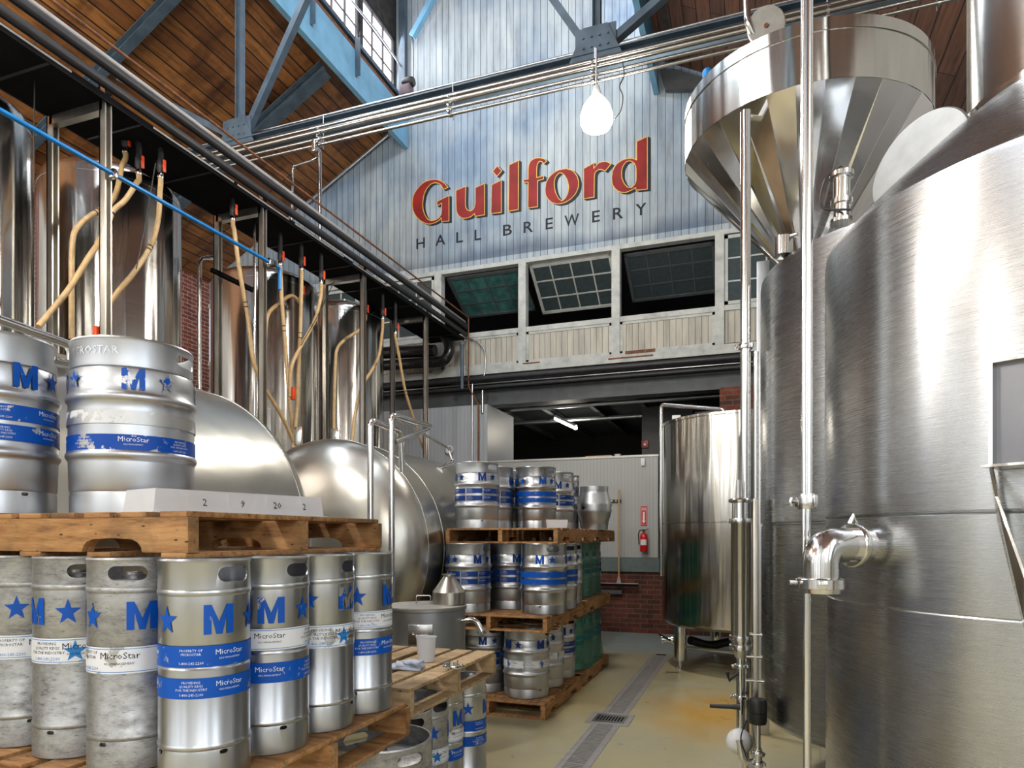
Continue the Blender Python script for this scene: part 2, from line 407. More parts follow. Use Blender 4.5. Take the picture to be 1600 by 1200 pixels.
def add_beam(bm, p, q, w, h, shape='I', t=.012, side=None):
    """steel section between two points; w flange width, h depth; side = direction of the flange width"""
    p, q = Vector(p), Vector(q); d = (q - p); ln = d.length; d.normalize()
    s = Vector(side) if side else (Vector((0, 0, 1)).cross(d) if abs(d.z) < .95 else Vector((1, 0, 0)))
    s = (s - d * s.dot(d)).normalized(); u = d.cross(s)
    mt = Matrix((s, d, u)).transposed().to_4x4(); mt.translation = p
    if shape == 'I':
        for lo, hi in (((-w / 2, 0, h / 2 - t), (w / 2, ln, h / 2)), ((-w / 2, 0, -h / 2), (w / 2, ln, -h / 2 + t)), ((-t / 2, 0, -h / 2 + t), (t / 2, ln, h / 2 - t))): add_box(bm, lo, hi, 0, mt)
    elif shape == 'U':
        for lo, hi in (((-w / 2, 0, h / 2 - t), (w / 2, ln, h / 2)), ((-w / 2, 0, -h / 2), (w / 2, ln, -h / 2 + t)), ((-w / 2, 0, -h / 2 + t), (-w / 2 + t, ln, h / 2 - t))): add_box(bm, lo, hi, 0, mt)
    elif shape == 'L':
        for lo, hi in (((-w / 2, 0, -h / 2), (-w / 2 + t, ln, h / 2)), ((-w / 2 + t, 0, -h / 2), (w / 2, ln, -h / 2 + t))): add_box(bm, lo, hi, 0, mt)
    else: add_box(bm, (-w / 2, 0, -h / 2), (w / 2, ln, h / 2), 0, mt)

def beam(name, p, q, w, h, mat, parent=None, shape='I', t=.012, side=None):
    bm = bmesh.new(); add_beam(bm, p, q, w, h, shape, t, side); return finish(bm, name, mat, parent)

def copy_tree(o, parent=None):
    c = o.copy(); COL.objects.link(c); c.parent = parent
    if parent is not None: c.matrix_parent_inverse = o.matrix_parent_inverse.copy()
    for ch in list(o.children): copy_tree(ch, c)
    return c

def structure(o, label=None):
    o['kind'] = 'structure'
    if label: o['label'] = label
    return o

_tc = {}
def text_bm(s, size, res=2, bold=0.0):
    """letters as flat polygons in (x, y), centred"""
    key = (s, size, res, bold)
    if key not in _tc:
        cu = bpy.data.curves.new('letters', 'FONT'); cu.body = s; cu.size = size; cu.align_x = 'CENTER'; cu.resolution_u = res; cu.offset = bold; cu.space_line = 1.0
        o = bpy.data.objects.new('letters', cu); COL.objects.link(o)
        dg = bpy.context.evaluated_depsgraph_get(); me = bpy.data.meshes.new_from_object(o.evaluated_get(dg))
        _tc[key] = ([v.co.copy() for v in me.vertices], [tuple(p.vertices) for p in me.polygons])
        bpy.data.objects.remove(o); bpy.data.curves.remove(cu); bpy.data.meshes.remove(me)
    return _tc[key]

def add_flat(bm, polys, fn):
    for poly in polys:
        bm.faces.new([bm.verts.new(fn(x, y)) for x, y in poly])

def wrap(bm, polys, R, a0, zc, step=.012):
    """wrap flat polygons round a cylinder of radius R(z) at angle a0, height zc"""
    b2 = bmesh.new()
    add_flat(b2, polys, lambda x, y: Vector((x, y, 0)))
    xs = [v.co.x for v in b2.verts]
    if xs and max(xs) - min(xs) > step:
        x = math.floor(min(xs) / step) * step
        while x < max(xs):
            bmesh.ops.bisect_plane(b2, geom=b2.verts[:] + b2.edges[:] + b2.faces[:], plane_co=(x, 0, 0), plane_no=(1, 0, 0)); x += step
    mp = {}
    for v in b2.verts:
        r = R(zc + v.co.y) if callable(R) else R
        rr = R(zc) if callable(R) else R
        a = a0 + v.co.x / rr
        mp[v] = bm.verts.new((r * math.cos(a), r * math.sin(a), zc + v.co.y))
    for f in b2.faces:
        try: bm.faces.new([mp[v] for v in f.verts])
        except ValueError: pass
    b2.free()

M_POLY = [[(-.5, -.5), (-.24, -.5), (-.24, .5), (-.5, .5)], [(.24, -.5), (.5, -.5), (.5, .5), (.24, .5)],
          [(-.24, .5), (-.24, .02), (-.09, -.5), (.09, -.5), (.24, .02), (.24, .5), (.20, .5), (0, -.10), (-.20, .5)]]
M_POLY = [[(-.5, -.5), (-.25, -.5), (-.25, .12), (-.25, .5), (-.5, .5)], [(.25, -.5), (.5, -.5), (.5, .5), (.25, .5), (.25, .12)],
          [(-.25, .5), (-.25, .12), (-.10, -.5), (0, -.5), (0, -.08)], [(.25, .5), (0, -.08), (0, -.5), (.10, -.5), (.25, .12)]]
def star_polys():
    o = [(math.sin(2 * PI * k / 5) * .55, math.cos(2 * PI * k / 5) * .55 - .03) for k in range(5)]
    i = [(math.sin(2 * PI * (k + .5) / 5) * .225, math.cos(2 * PI * (k + .5) / 5) * .225 - .03) for k in range(5)]
    return [[(0, -.03), i[k - 1], o[k]] for k in range(5)] + [[(0, -.03), o[k], i[k]] for k in range(5)]
STAR = star_polys()
def scl(polys, sx, sy, ox=0, oy=0): return [[(x * sx + ox, y * sy + oy) for x, y in p] for p in polys]
def txt(s, size, ox=0, oy=0, bold=0.0):
    vs, fs = text_bm(s, size, 1, bold)
    return [[(vs[i].x + ox, vs[i].y + oy) for i in f] for f in fs]

# ------------------------------------------------------------------ kegs
def boolean_cut(o, cutters):
    for c in cutters:
        md = o.modifiers.new('cut', 'BOOLEAN'); md.object = c; md.operation = 'DIFFERENCE'; md.solver = 'EXACT'
    dg = bpy.context.evaluated_depsgraph_get(); me = bpy.data.meshes.new_from_object(o.evaluated_get(dg))
    o.modifiers.clear(); o.data = me
    for c in cutters: bpy.data.objects.remove(c)
    for e in me.edges: pass
    return o

def capsule_cut(R, z, w, h, ang):
    bm = bmesh.new(); n = 8; pts = []
    for k in range(n + 1):
        a = -PI / 2 + PI * k / n; pts.append((w / 2 - h / 2 + math.cos(a) * h / 2, math.sin(a) * h / 2))
    for k in range(n + 1):
        a = PI / 2 + PI * k / n; pts.append((-w / 2 + h / 2 + math.cos(a) * h / 2, math.sin(a) * h / 2))
    ca, sa = math.cos(ang), math.sin(ang)
    poly = [Vector((R * .55 * ca - x * sa, R * .55 * sa + x * ca, z + y)) for x, y in pts]
    add_prism(bm, poly, (R * .8 * ca, R * .8 * sa, 0))
    return finish(bm, 'cutter', None)

def keg_profile(kind, R, H):
    def arc(z0, z1, r0, amp, n=5): return [(r0 + amp * math.sin(PI * k / n), z0 + (z1 - z0) * k / n) for k in range(n + 1)]
    if kind == 'slim':
        c = .085; f = .09
        p = [(R - .012, f - .02), (R - .004, f - .006)] + arc(f - .004, f + .012, R - .001, .003) + [(R - .001, H * .505)] + arc(H * .505, H * .535, R - .001, -.004) + [(R - .001, H - c - .014)] + arc(H - c - .014, H - c + .004, R - .001, .003) + [(R - .006, H - c + .008), (R - .03, H - c + .016), (.03, H - c + .022), (0, H - c + .022)]
    else:
        c = .095; f = .08
        p = [(R - .03, f - .03), (R - .012, f - .008), (R - .006, f + .004), (R - .003, H * .30)] + arc(H * .31, H * .37, R - .003, .009, 6) + [(R - .003, H * .40), (R - .003, H * .60)] + arc(H * .635, H * .695, R - .003, .009, 6) + [(R - .004, H * .74), (R - .006, H - c - .012), (R - .014, H - c + .002), (R - .04, H - c + .018), (.04, H - c + .03), (0, H - c + .03)]
    return p, c, f

def keg_R(kind, R): return R + .0012

def make_keg(name, kind, R, H, metal, style):
    root = empty(name)
    p, c, f = keg_profile(kind, R, H)
    seg = 64
    lathe('body', [(0, p[0][1])] + p, metal, root, seg)
    # collar with two grip holes, rolled rim
    t = .0035; Rc = R - (.001 if kind == 'slim' else .008)
    z0, z1 = H - c - .002, H
    prof = [(Rc, z0), (Rc + .001, z0 + .01), (Rc, z1 - .012), (Rc + .003, z1 - .006), (Rc, z1), (Rc - .006, z1 - .001), (Rc - .006, z1 - .008), (Rc - t, z1 - .014), (Rc - t, z0)]
    col = lathe('collar', prof, metal, root, seg, True, sharp=1.2)
    gw = .098 if kind == 'slim' else .115
    offs = (0, PI)
    boolean_cut(col, [capsule_cut(R, H - c * .50, gw, .040, a + style.get('grip', .6)) for a in offs] + [capsule_cut(R, z0 + .002, .022, .012, a + 1.3) for a in (0, PI)])
    col.data.materials.clear(); col.data.materials.append(M[metal])
    col.data.polygons.foreach_set('use_smooth', [True] * len(col.data.polygons))
    md = None
    bm = bmesh.new(); bm.from_mesh(col.data)
    for e in bm.edges:
        if len(e.link_faces) == 2 and e.calc_face_angle(0) > .7: e.smooth = False
    bm.to_mesh(col.data); bm.free()
    # foot chime
    prof = [(Rc - t, 0.004), (Rc - .004, 0), (Rc + .001, .003), (Rc + .001, f - .014), (Rc - .002, f + .0), (Rc - t - .002, f - .0), (Rc - t, f - .014)]
    ft = lathe('foot_ring', prof, metal, root, seg, True, sharp=1.2)
    boolean_cut(ft, [capsule_cut(R, f - .012, .022, .011, a + style.get('hole', .0)) for a in (0, PI / 2, PI, 3 * PI / 2)])
    ft.data.materials.clear(); ft.data.materials.append(M[metal])
    ft.data.polygons.foreach_set('use_smooth', [True] * len(ft.data.polygons))
    bm = bmesh.new(); bm.from_mesh(ft.data)
    for e in bm.edges:
        if len(e.link_faces) == 2 and e.calc_face_angle(0) > .7: e.smooth = False
    bm.to_mesh(ft.data); bm.free()
    zb = H - c + (.02 if kind == 'slim' else .028)
    lathe('valve', [(0, zb), (.032, zb), (.032, zb + .012), (.024, zb + .014), (.022, zb + .022), (.012, zb + .022), (.010, zb + .014), (0, zb + .014)], metal, root, 24)
    Rb = R + .0006
    per = style['per']; gapdeg = style['gap']
    # painted letter and star, repeated round the shoulder
    if style.get('emblem'):
        zc = H - style['ez']; s = style['es']
        for k in range(per):
            a = 2 * PI * k / per
            for nm_, pp, aa in (('painted_letter', scl(M_POLY, s, s), a), ('painted_star', scl(STAR, s * .82, s * .92), a + math.radians(gapdeg))):
                bm = bmesh.new(); wrap(bm, pp, Rb, aa, zc); bmesh.ops.remove_doubles(bm, verts=bm.verts, dist=1e-5)
                finish(bm, nm_, style['emblem'], root, recalc=False)
    for bi, (zt, zbm, mt, kind2) in enumerate(style['bands']):
        bm = bmesh.new(); n = 96; zt, zbm = H - zt, H - zbm
        top = [bm.verts.new((Rb * math.cos(2 * PI * i / n), Rb * math.sin(2 * PI * i / n), zt)) for i in range(n)]
        bot = [bm.verts.new((Rb * math.cos(2 * PI * i / n), Rb * math.sin(2 * PI * i / n), zbm)) for i in range(n)]
        gaps = style.get('gaps', 0)
        for i in range(n):
            if gaps and (i % (n // gaps)) == 0: continue
            bm.faces.new((bot[i], bot[(i + 1) % n], top[(i + 1) % n], top[i]))
        bo = finish(bm, 'label_band', mt, root, True, recalc=False)
        zc = (zt + zbm) / 2; hh = zt - zbm; Rt = Rb + .0006
        if kind2 and style.get('text', True):
            ink = 'white_ink' if mt.startswith('blue') else 'ink'
            lines = ['PROVIDING', 'QUALITY KEGS', 'FOR THE INDUSTRY'] if kind2 != 'own' else ['PROPERTY OF', 'MICROSTAR']
            for k in range(per):
                a = 2 * PI * k / per + math.radians(style.get('toff', 12)); a2 = a + PI / per * (1 if per > 3 else -.80)
                bm = bmesh.new(); wrap(bm, txt('MicroStar', hh * (.36 if kind == 'slim' else .44), 0, hh * .06), Rt, a, zc, .03); wrap(bm, txt('KEG MANAGEMENT', hh * .12, 0, -hh * .16), Rt, a, zc, .03)
                finish(bm, 'maker_name', ink, bo, recalc=False)
                bm = bmesh.new()
                for q, ln in enumerate(lines): wrap(bm, txt(ln, hh * .165, 0, hh * (.24 - .18 * q)), Rt, a2, zc, .03)
                finish(bm, 'small_print', ink, bo, recalc=False)
                bm = bmesh.new(); wrap(bm, txt('1-800-245-2200', hh * .175, 0, hh * -.36), Rt, a2, zc, .03)
                finish(bm, 'phone_number', 'white_ink' if ink == 'white_ink' else 'ink_blue', bo, recalc=False)
            if mt.startswith('white'):
                bm = bmesh.new()
                for q in (.43, -.43):
                    z = zc + hh * q; ra = [bm.verts.new((Rt * math.cos(2 * PI * i / n), Rt * math.sin(2 * PI * i / n), z - .0008)) for i in range(n)]
                    rb = [bm.verts.new((Rt * math.cos(2 * PI * i / n), Rt * math.sin(2 * PI * i / n), z + .0008)) for i in range(n)]
                    for i in range(n): bm.faces.new((ra[i], ra[(i + 1) % n], rb[(i + 1) % n], rb[i]))
                if kind2 == 'star':
                    for k in range(per): wrap(bm, scl(STAR, hh * .8, hh * .8), Rt - .0002, 2 * PI * k / per + math.radians(style.get('toff', 12)) - .16, zc)
                finish(bm, 'label_border', 'ink_blue', bo, recalc=False)
    if style.get('stamp'):
        bm = bmesh.new(); wrap(bm, txt('MICROSTAR', .036, 0, 0, .0), Rc + .0022, math.radians(style['stamp']), H - c * .62, .03)
        st = finish(bm, 'stamped_name', metal, root, recalc=False)
    return root

SL = dict(per=3, gap=52, ez=.160, es=.078, emblem='blue')
ST = {}
ST['worn_white'] = ('slim', .118, .59, 'keg_worn', dict(SL, bands=[(.245, .318, 'white_label', 'own')], toff=-28, hole=.7, grip=-.31))
ST['worn_white_star'] = ('slim', .118, .59, 'keg_worn', dict(SL, bands=[(.238, .312, 'white_label', 'star')], toff=70, hole=.5, grip=1.31))
ST['double_blue'] = ('slim', .118, .59, 'keg_shiny', dict(SL, bands=[(.228, .284, 'blue', 'own'), (.312, .366, 'blue', 'x')], toff=14, hole=.1, grip=.40))
ST['white_blue'] = ('slim', .118, .59, 'keg_shiny', dict(SL, bands=[(.215, .278, 'white_label', 'x'), (.315, .375, 'blue', 'x')], toff=-2, hole=.3, grip=.82))
ST['scrap_white'] = ('slim', .118, .59, 'keg_shiny', dict(SL, emblem='blue_scrap', ez=.15, bands=[(.235, .31, 'white_label', 'star')], toff=0, hole=.3, grip=.21))
HB = dict(per=4, gap=31, ez=.135, es=.072, emblem='blue_dark')
ST['half_double'] = ('half', .2, .59, 'keg_satin', dict(HB, bands=[(.238, .282, 'blue_dark', 'x'), (.302, .346, 'blue_dark', 'x')], gaps=8))
ST['half_shiny'] = ('half', .2, .59, 'keg_shiny', dict(HB, emblem='blue', bands=[(.238, .284, 'blue', None), (.300, .342, 'blue', None)]))
ST['half_white'] = ('half', .2, .59, 'keg_satin', dict(HB, bands=[(.268, .335, 'white_label', 'star')], gaps=8))
ST['half_big'] = ('half', .2, .59, 'keg_satin', dict(HB, emblem='blue', es=.078, bands=[(.235, .287, 'blue', 'own'), (.300, .352, 'blue', 'x')], toff=25, grip=1.0))
ST['half_scraped'] = ('half', .2, .59, 'keg_satin', dict(HB, emblem='blue_scrap', es=.07, ez=.14, bands=[(.245, .290, 'white_peel', None), (.325, .378, 'blue_peeling', 'x')], toff=0, grip=1.05, stamp=-42, hole=.1))
ST['half_plain'] = ('half', .2, .59, 'keg_worn', dict(HB, emblem=None, bands=[], text=False))
PROTO = {}; SEEN = set()
def keg(style, x, y, z, label, group, phase=0., r=None):
    name = 'slim_keg' if ST[style][0] == 'slim' else 'half_barrel_keg'
    rz = math.atan2(-y, -x) + math.radians(phase)
    if style not in PROTO:
        k, R, H, mt, st = ST[style]; PROTO[style] = o = make_keg(name, k, R, H, mt, st)
    else: o = copy_tree(PROTO[style])
    o.location = (x, y, z + .001); o.rotation_euler = (0, 0, rz)
    return tag(o, label, 'keg', group)

LV = [.13, .85, 1.57]
G2 = 'slim kegs on the middle pallet of the near stack'
keg('worn_white', -2.215, 1.54, LV[1], 'grimy grey slim keg with torn white sticker, leftmost in the near row', G2, 55)
keg('worn_white_star', -1.96, 1.52, LV[1], 'grimy slim keg with large blue star beside cream phone-number sticker, second in the near row', G2, -65)
keg('worn_white', -1.70, 1.49, LV[1], 'scuffed slim keg with stained white sticker, left of the corner keg', G2, 10)
keg('double_blue', -1.438, 1.49, LV[1], 'bright slim keg with two blue bands at the corner of the near stack', G2, 17)
keg('white_blue', -1.426, 1.742, LV[1], 'slim keg with a white band above a blue band, first behind the corner keg', G2, 2)
keg('scrap_white', -1.42, 1.99, LV[1], 'slim keg with scraped emblem and white phone-number sticker, second from the far end', G2, 51)
keg('white_blue', -1.413, 2.24, LV[1], 'slim keg with white and blue bands at the far end of the near row', G2, 62)
GT = 'half-barrel kegs on top of the near stack'
keg('half_scraped', -2.085, 1.825, LV[2], 'big pale half-barrel keg with scraped lettering and one torn blue band', GT, 0)
keg('half_big', -2.45, 1.575, LV[2], 'big half-barrel keg with two blue bands cut by the left edge of the photo', GT, 29)
keg('half_plain', -1.37, 2.32, LV[0], 'keg rim showing under the near pallet, beside the far boards', 'kegs under the near stack', 0)
GQ = 'slim kegs under the pale pallet'
keg('worn_white', -1.49, 2.74, LV[0], 'weathered slim keg at the near corner under the pale pallet', GQ, 35)
keg('worn_white_star', -1.53, 3.0, LV[0], 'scuffed slim keg with blue star under the pale pallet', GQ, -30)
keg('white_blue', -1.56, 3.25, LV[0], 'slim keg with white and blue bands partly hidden under the pale pallet', GQ, 50)
keg('double_blue', -1.53, 3.50, LV[0], 'last slim keg under the far corner of the pale pallet, next to the open floor', GQ, 75)
GS = 'half-barrel kegs in the far stack'
keg('half_white', -1.87, 5.60, LV[0], 'half-barrel keg with white starred label at the front of the bottom layer, far stack', GS, 38)
keg('half_double', -2.29, 5.70, LV[0], 'half-barrel keg in the bottom layer, half hidden by the pale pallet', GS, -8)
keg('half_white', -1.86, 6.04, LV[0], 'second half-barrel keg from the front in the bottom layer, white label at its middle', GS, -2)
keg('half_double', -1.86, 6.47, LV[0], 'blue-banded half-barrel keg beside the green wrap, bottom layer', GS, 20)
keg('half_shiny', -1.70, 5.56, LV[1], 'shiny half-barrel keg with two broad blue bands, front right of the middle layer', GS, -10)
keg('half_double', -2.10, 5.84, LV[1], 'dull half-barrel keg set back between two others in the middle layer', GS, 15)
keg('half_double', -2.36, 5.46, LV[1], 'half-barrel keg at the front left of the middle layer beside the cone lid', GS, 24)
keg('half_shiny', -1.72, 6.00, LV[1], 'blue-banded half-barrel keg behind the shiny one in the middle layer', GS, 10)
keg('half_white', -1.78, 6.42, LV[1], 'half-barrel keg with white label at the far right of the middle layer', GS, 20)
keg('half_double', -2.375, 5.70, LV[2], 'half-barrel keg nearest the horizontal tank on the top layer, dark blue bands', GS, 13)
keg('half_double', -2.385, 6.13, LV[2], 'half-barrel keg just behind the top-left keg of the far stack', GS, 62)
keg('half_white', -2.36, 6.56, LV[2], 'half-barrel keg in the gap left of the shiny top keg', GS, 62)
keg('half_shiny', -2.0, 6.27, LV[2], 'shiny half-barrel keg with two blue bands in the middle of the top layer', GS, 20)
keg('half_double', -1.98, 6.87, LV[2], 'pale half-barrel keg behind the shiny top keg, right of it', GS, 10)
keg('scrap_white', -1.93, 7.22, LV[2], 'slim keg between the pale top keg and the round cask', 'slim keg of the far stack', 40)
GW = 'kegs inside the green film'
for k, (yy, lv, w) in enumerate(((6.91, 0, 'nearest in the bottom layer'), (7.325, 0, 'middle of the bottom layer'), (7.70, 0, 'farthest in the bottom layer'), (6.91, 1, 'nearest in the upper layer'), (7.325, 1, 'middle of the upper layer'), (7.70, 1, 'farthest in the upper layer'))):
    keg('half_double' if lv else 'half_shiny', -1.88, yy + (.04 if k % 3 == 2 else 0), LV[lv], 'half-barrel keg behind green film, ' + w, GW, 25 * k)

_ks = [o for o in COL.objects if o.get('category') == 'keg']
for i_, a_ in enumerate(_ks):
    for b_ in _ks[i_ + 1:]:
        if abs(a_.location.z - b_.location.z) < .3:
            rs = sum(.118 if o.name.startswith('slim') else .206 for o in (a_, b_)); dd = (a_.location - b_.location).length
            if dd < rs - .002: print('KEGCLASH', a_['label'][:50], '|', b_['label'][:50], round(rs - dd, 3))
# cask (firkin)
ck = empty('cask', (-1.64, 7.22, LV[2] + .001)); ck.rotation_euler = (0, 0, -2.0)
cp = [(.0, .06), (.13, .06), (.142, .0), (.148, .0), (.150, .05), (.156, .07)]
for k in range(13):
    t = k / 12; z = .07 + .33 * t; cp.append((.150 + .036 * math.sin(PI * t) + (.006 if k in (5, 7) else 0) + (-.004 if k == 6 else 0), z))
cp += [(.151, .41), (.151, .462), (.146, .466), (.142, .462), (.141, .42), (.0, .42)]
lathe('body', cp, 'keg_satin', ck, 48)
bm = bmesh.new(); add_lathe(bm, [(0, 0), (.022, 0), (.022, .012), (.012, .014), (0, .010)], 20, mtx=Matrix.Rotation(PI / 2, 4, 'Y')); bmesh.ops.translate(bm, vec=(.180, 0, .235), verts=bm.verts)
finish(bm, 'bung', 'dark', ck, True)
tag(ck, 'small round-bellied steel cask on the far end of the top layer', 'cask')

# ------------------------------------------------------------------ pallets (stringers along local X, 1.22 x 1.02 x .13)
def make_pallet(name, mat, seed):
    rnd = random.Random(seed); root = empty(name); Lx, Wy = 1.22, 1.02
    def board(nm, lo, hi): box(nm, lo, hi, mat, root, .0025)
    for k, y in enumerate((-.49, 0, .49)):
        poly = [(-Lx / 2, .015), (-Lx / 2, .113), (Lx / 2, .113), (Lx / 2, .015)]
        for cx in (.33, -.33):
            for q in range(9):
                a = PI * q / 8; poly.append((cx + .115 * (1 if a < PI / 2 else -1) * (abs(math.cos(a)) ** .45), .015 + .040 * math.sin(a)))
        prism('stringer', [Vector((x, y - .019, z)) for x, z in poly], (0, .038, 0), mat, root)
    n = 9
    for k in range(n):
        x = -Lx / 2 + .06 + (Lx - .12) * k / (n - 1); w = .052 + rnd.uniform(-.006, .003)
        if 0 < k < n - 1: x += rnd.uniform(-.008, .008)
        board('deck_board', (x - w, -Wy / 2 + rnd.uniform(0, .008), .1135), (x + w, Wy / 2 - rnd.uniform(0, .008), .130 - rnd.uniform(0, .001)))
    for k in range(5):
        x = -Lx / 2 + .05 + (Lx - .1) * k / 4; board('bottom_board', (x - .045, -Wy / 2, 0), (x + .045, Wy / 2, .0145))
    return root
pal = make_pallet('pallet', 'pallet', 1); pal2 = make_pallet('pallet', 'pallet_pale', 5)
used = set()
def pallet(src, cx, cy, z, rz, label):
    o = src if src.name not in used else copy_tree(src); used.add(src.name)
    o.location = (cx, cy, z); o.rotation_euler = (0, 0, rz); tag(o, label, 'pallet', 'wooden pallets in the keg stacks'); return o
pallet(pal, -1.86, 1.96, 0, 0, 'floor pallet under the near keg stack')
pallet(pal, -1.88, 1.86, .72, PI, 'brown pallet carrying the row of near slim kegs')
pallet(pal, -2.06, 1.95, 1.44, 0, 'notched orange-brown pallet on top of the near slim kegs')
pallet(pal2, -2.0, 3.15, 0, 0, 'floor pallet under the slim kegs beside the open floor')
pallet(pal2, -1.99, 3.08, .72, 0, 'pale new-wood pallet with a cup and cloth on it')
for k, (z, dy, dx) in enumerate(((0, 0, 0), (.72, -.07, .08), (1.44, .10, .05))):
    pallet(pal, (-2.12, -2.08, -2.04)[k], 5.91 + dy, z, PI / 2 * (1 if k % 2 else -1), ('bottom pallet of the far stack, on the floor', 'middle pallet of the far stack with shiny keg on it', 'top pallet of the far stack below the shiny keg')[k])
    pallet(pal, (-2.12, -2.10, -2.065)[k], 7.24 + (.08 if k == 2 else 0), z, PI / 2, ('floor pallet under the green wrapped kegs', 'pallet between the two green wrapped layers', 'top pallet carrying the round cask')[k])

# green stretch film round the last keg stack
def film(z0, z1, label, flare):
    bm = bmesh.new(); rings = []; nz, n = 14, 72
    for j in range(nz + 1):
        t = j / nz; z = z0 + (z1 - z0) * t; ring = []
        for i in range(n):
            a = 2 * PI * i / n; ex = .45 + flare * (1 - t) ** 2; ey = .64 + flare * .6 * (1 - t) ** 2
            c, s = math.cos(a), math.sin(a); q = (abs(c) ** 5 + abs(s) ** 5) ** (-.2)
            pinch = 1 - .022 * math.sin(PI * t) + .006 * math.sin(9 * a + 7 * t) + .004 * math.sin(23 * a - 11 * t)
            ring.append(bm.verts.new((-2.10 + ex * c * q * pinch, 7.24 + ey * s * q * pinch, z + .012 * math.sin(5 * a) * (1 - t))))
        rings.append(ring)
    for a, b in zip(rings, rings[1:]):
        for i in range(n): bm.faces.new((a[i], a[(i + 1) % n], b[(i + 1) % n], b[i]))
    o = finish(bm, 'stretch_film', 'film', None, True); tag(o, label, 'plastic wrap', 'green film round the far kegs')
film(.14, .715, 'crumpled green stretch film round the bottom layer of kegs by the brick wall', .03)
film(.86, 1.435, 'green stretch film round the upper layer of kegs, beside the squeegee', .0)

# ------------------------------------------------------------------ small things on the pallets
def add_tray(bm, L_, W, H, t=.004, taper=.03, inv=True):
    z0, z1 = 0, H
    for (lo, hi) in (((-L_ / 2, -W / 2, H - t), (L_ / 2, W / 2, H)),): pass
    b = [(-L_ / 2, -W / 2), (L_ / 2, -W / 2), (L_ / 2, W / 2), (-L_ / 2, W / 2)]
    tp = [(x * (1 - taper), y * (1 - taper * 2)) for x, y in b]
    v0 = [bm.verts.new((x, y, 0)) for x, y in b]; v1 = [bm.verts.new((x, y, H)) for x, y in tp]
    v2 = [bm.verts.new((x * .985, y * .97, 0)) for x, y in b]; v3 = [bm.verts.new((x * .985, y * .97, H - t)) for x, y in tp]
    for i in range(4):
        j = (i + 1) % 4
        bm.faces.new((v0[i], v0[j], v1[j], v1[i])); bm.faces.new((v2[j], v2[i], v3[i], v3[j])); bm.faces.new((v0[j], v0[i], v2[i], v2[j]))
    bm.faces.new(v1); bm.faces.new(v3[::-1])
p0 = at(250, 810, d=2.12); p1 = at(478, 812, d=2.58)
mid = (p0 + p1) / 2; ang = math.atan2(p1.y - p0.y, p1.x - p0.x)
tr = empty('plastic_tray', (mid.x - .075, mid.y + .045, LV[2] + .002), ang)
bm = bmesh.new(); add_tray(bm, .66, .19, .078)
for k in range(4):
    x = -.22 + .15 * k; add_box(bm, (x - .006, -.0935, .004), (x + .006, -.0905, .070))
add_box(bm, (-.34, -.105, 0), (.34, -.0952, .006)); finish(bm, 'tray_shell', 'plastic', tr)
for s, x in (('2', -.16), ('9', -.02), ('20', .12), ('2', .24)): bm = bmesh.new(); add_flat(bm, txt(s, .034, x, .028), lambda a, b_: Vector((a, -.0965 + b_ * .06, b_))); finish(bm, 'handwritten_number', 'ink', tr, recalc=False)
tag(tr, 'upturned milky plastic tray with handwritten numbers in front of the big pale keg', 'tray')
tb = empty('plastic_tub', tuple(at(870, 838, Y=5.62).xy) + (LV[2] + .002,), .3)
bm = bmesh.new(); add_tray(bm, .17, .12, .07, taper=-.08); finish(bm, 'tub_shell', 'plastic', tb)
tag(tb, 'small white plastic tub in front of the shiny keg, top layer', 'tub')
cpx = at(666, 1033, z=.852)
cu = lathe('plastic_cup', [(0, .003), (.040, .003), (.040, 0), (.042, 0), (.051, .122), (.055, .124), (.055, .128), (.050, .128), (.040, .006), (0, .006)], 'cup', None, 40)
cu.location = cpx; tag(cu, 'frosted plastic cup standing on the pale pallet', 'cup')
# folded cloth
bm = bmesh.new(); c0 = at(634, 1045, z=.852)
for k, (dx, dy, w, h, zz, rz) in enumerate(((0, 0, .17, .10, 0, .2), (.015, .008, .13, .085, .014, .5), (.045, -.005, .085, .07, .028, -.2))):
    vs = add_box(bm, (-w / 2, -h / 2, 0), (w / 2, h / 2, .016), .006, Matrix.Translation((c0.x + dx, c0.y + dy, c0.z + zz)) @ Matrix.Rotation(rz, 4, 'Z'))
bmesh.ops.subdivide_edges(bm, edges=bm.edges[:], cuts=2, use_grid_fill=True)
for v in bm.verts:
    v.co.z = max(c0.z, v.co.z + .006 * math.sin(v.co.x * 90) * math.cos(v.co.y * 70))
o = finish(bm, 'folded_cloth', 'cloth', None, True); tag(o, 'pale blue folded cloth lying on the pale pallet left of the cup', 'cloth')
def tri_clamp(name, r, w, mat='pipe', parent=None, loc=(0, 0, 0), rot=None):
    """two-half sanitary clamp round a pipe along local Z, with a wing nut"""
    bm = bmesh.new(); add_lathe(bm, [(r + .002, -w / 2), (r + .011, -w / 2), (r + .013, -w / 4), (r + .013, w / 4), (r + .011, w / 2), (r + .002, w / 2)], 24, True)
    for s in (1, -1): add_box(bm, (r + .004, -.010, -w * .35) if s > 0 else (-r - .022, -.008, -w * .4), (r + .026, .010, w * .35) if s > 0 else (-r - .006, .008, w * .4), .002)
    add_tube(bm, [(r + .018, -.028, 0), (r + .018, .032, 0)], .0045, 8); add_tube(bm, [(r + .018, .03, -.012), (r + .018, .036, 0), (r + .018, .03, .012)], .004, 8)
    o = finish(bm, name, mat, parent, True, .6); o.location = loc
    if rot: o.rotation_euler = rot
    return o
cl = tri_clamp('pipe_clamp', .030, .016); cl.location = at(707, 1040, z=.872); cl.rotation_euler = (.12, .05, 1); tag(cl, 'loose steel pipe clamp lying on the pale pallet', 'clamp')

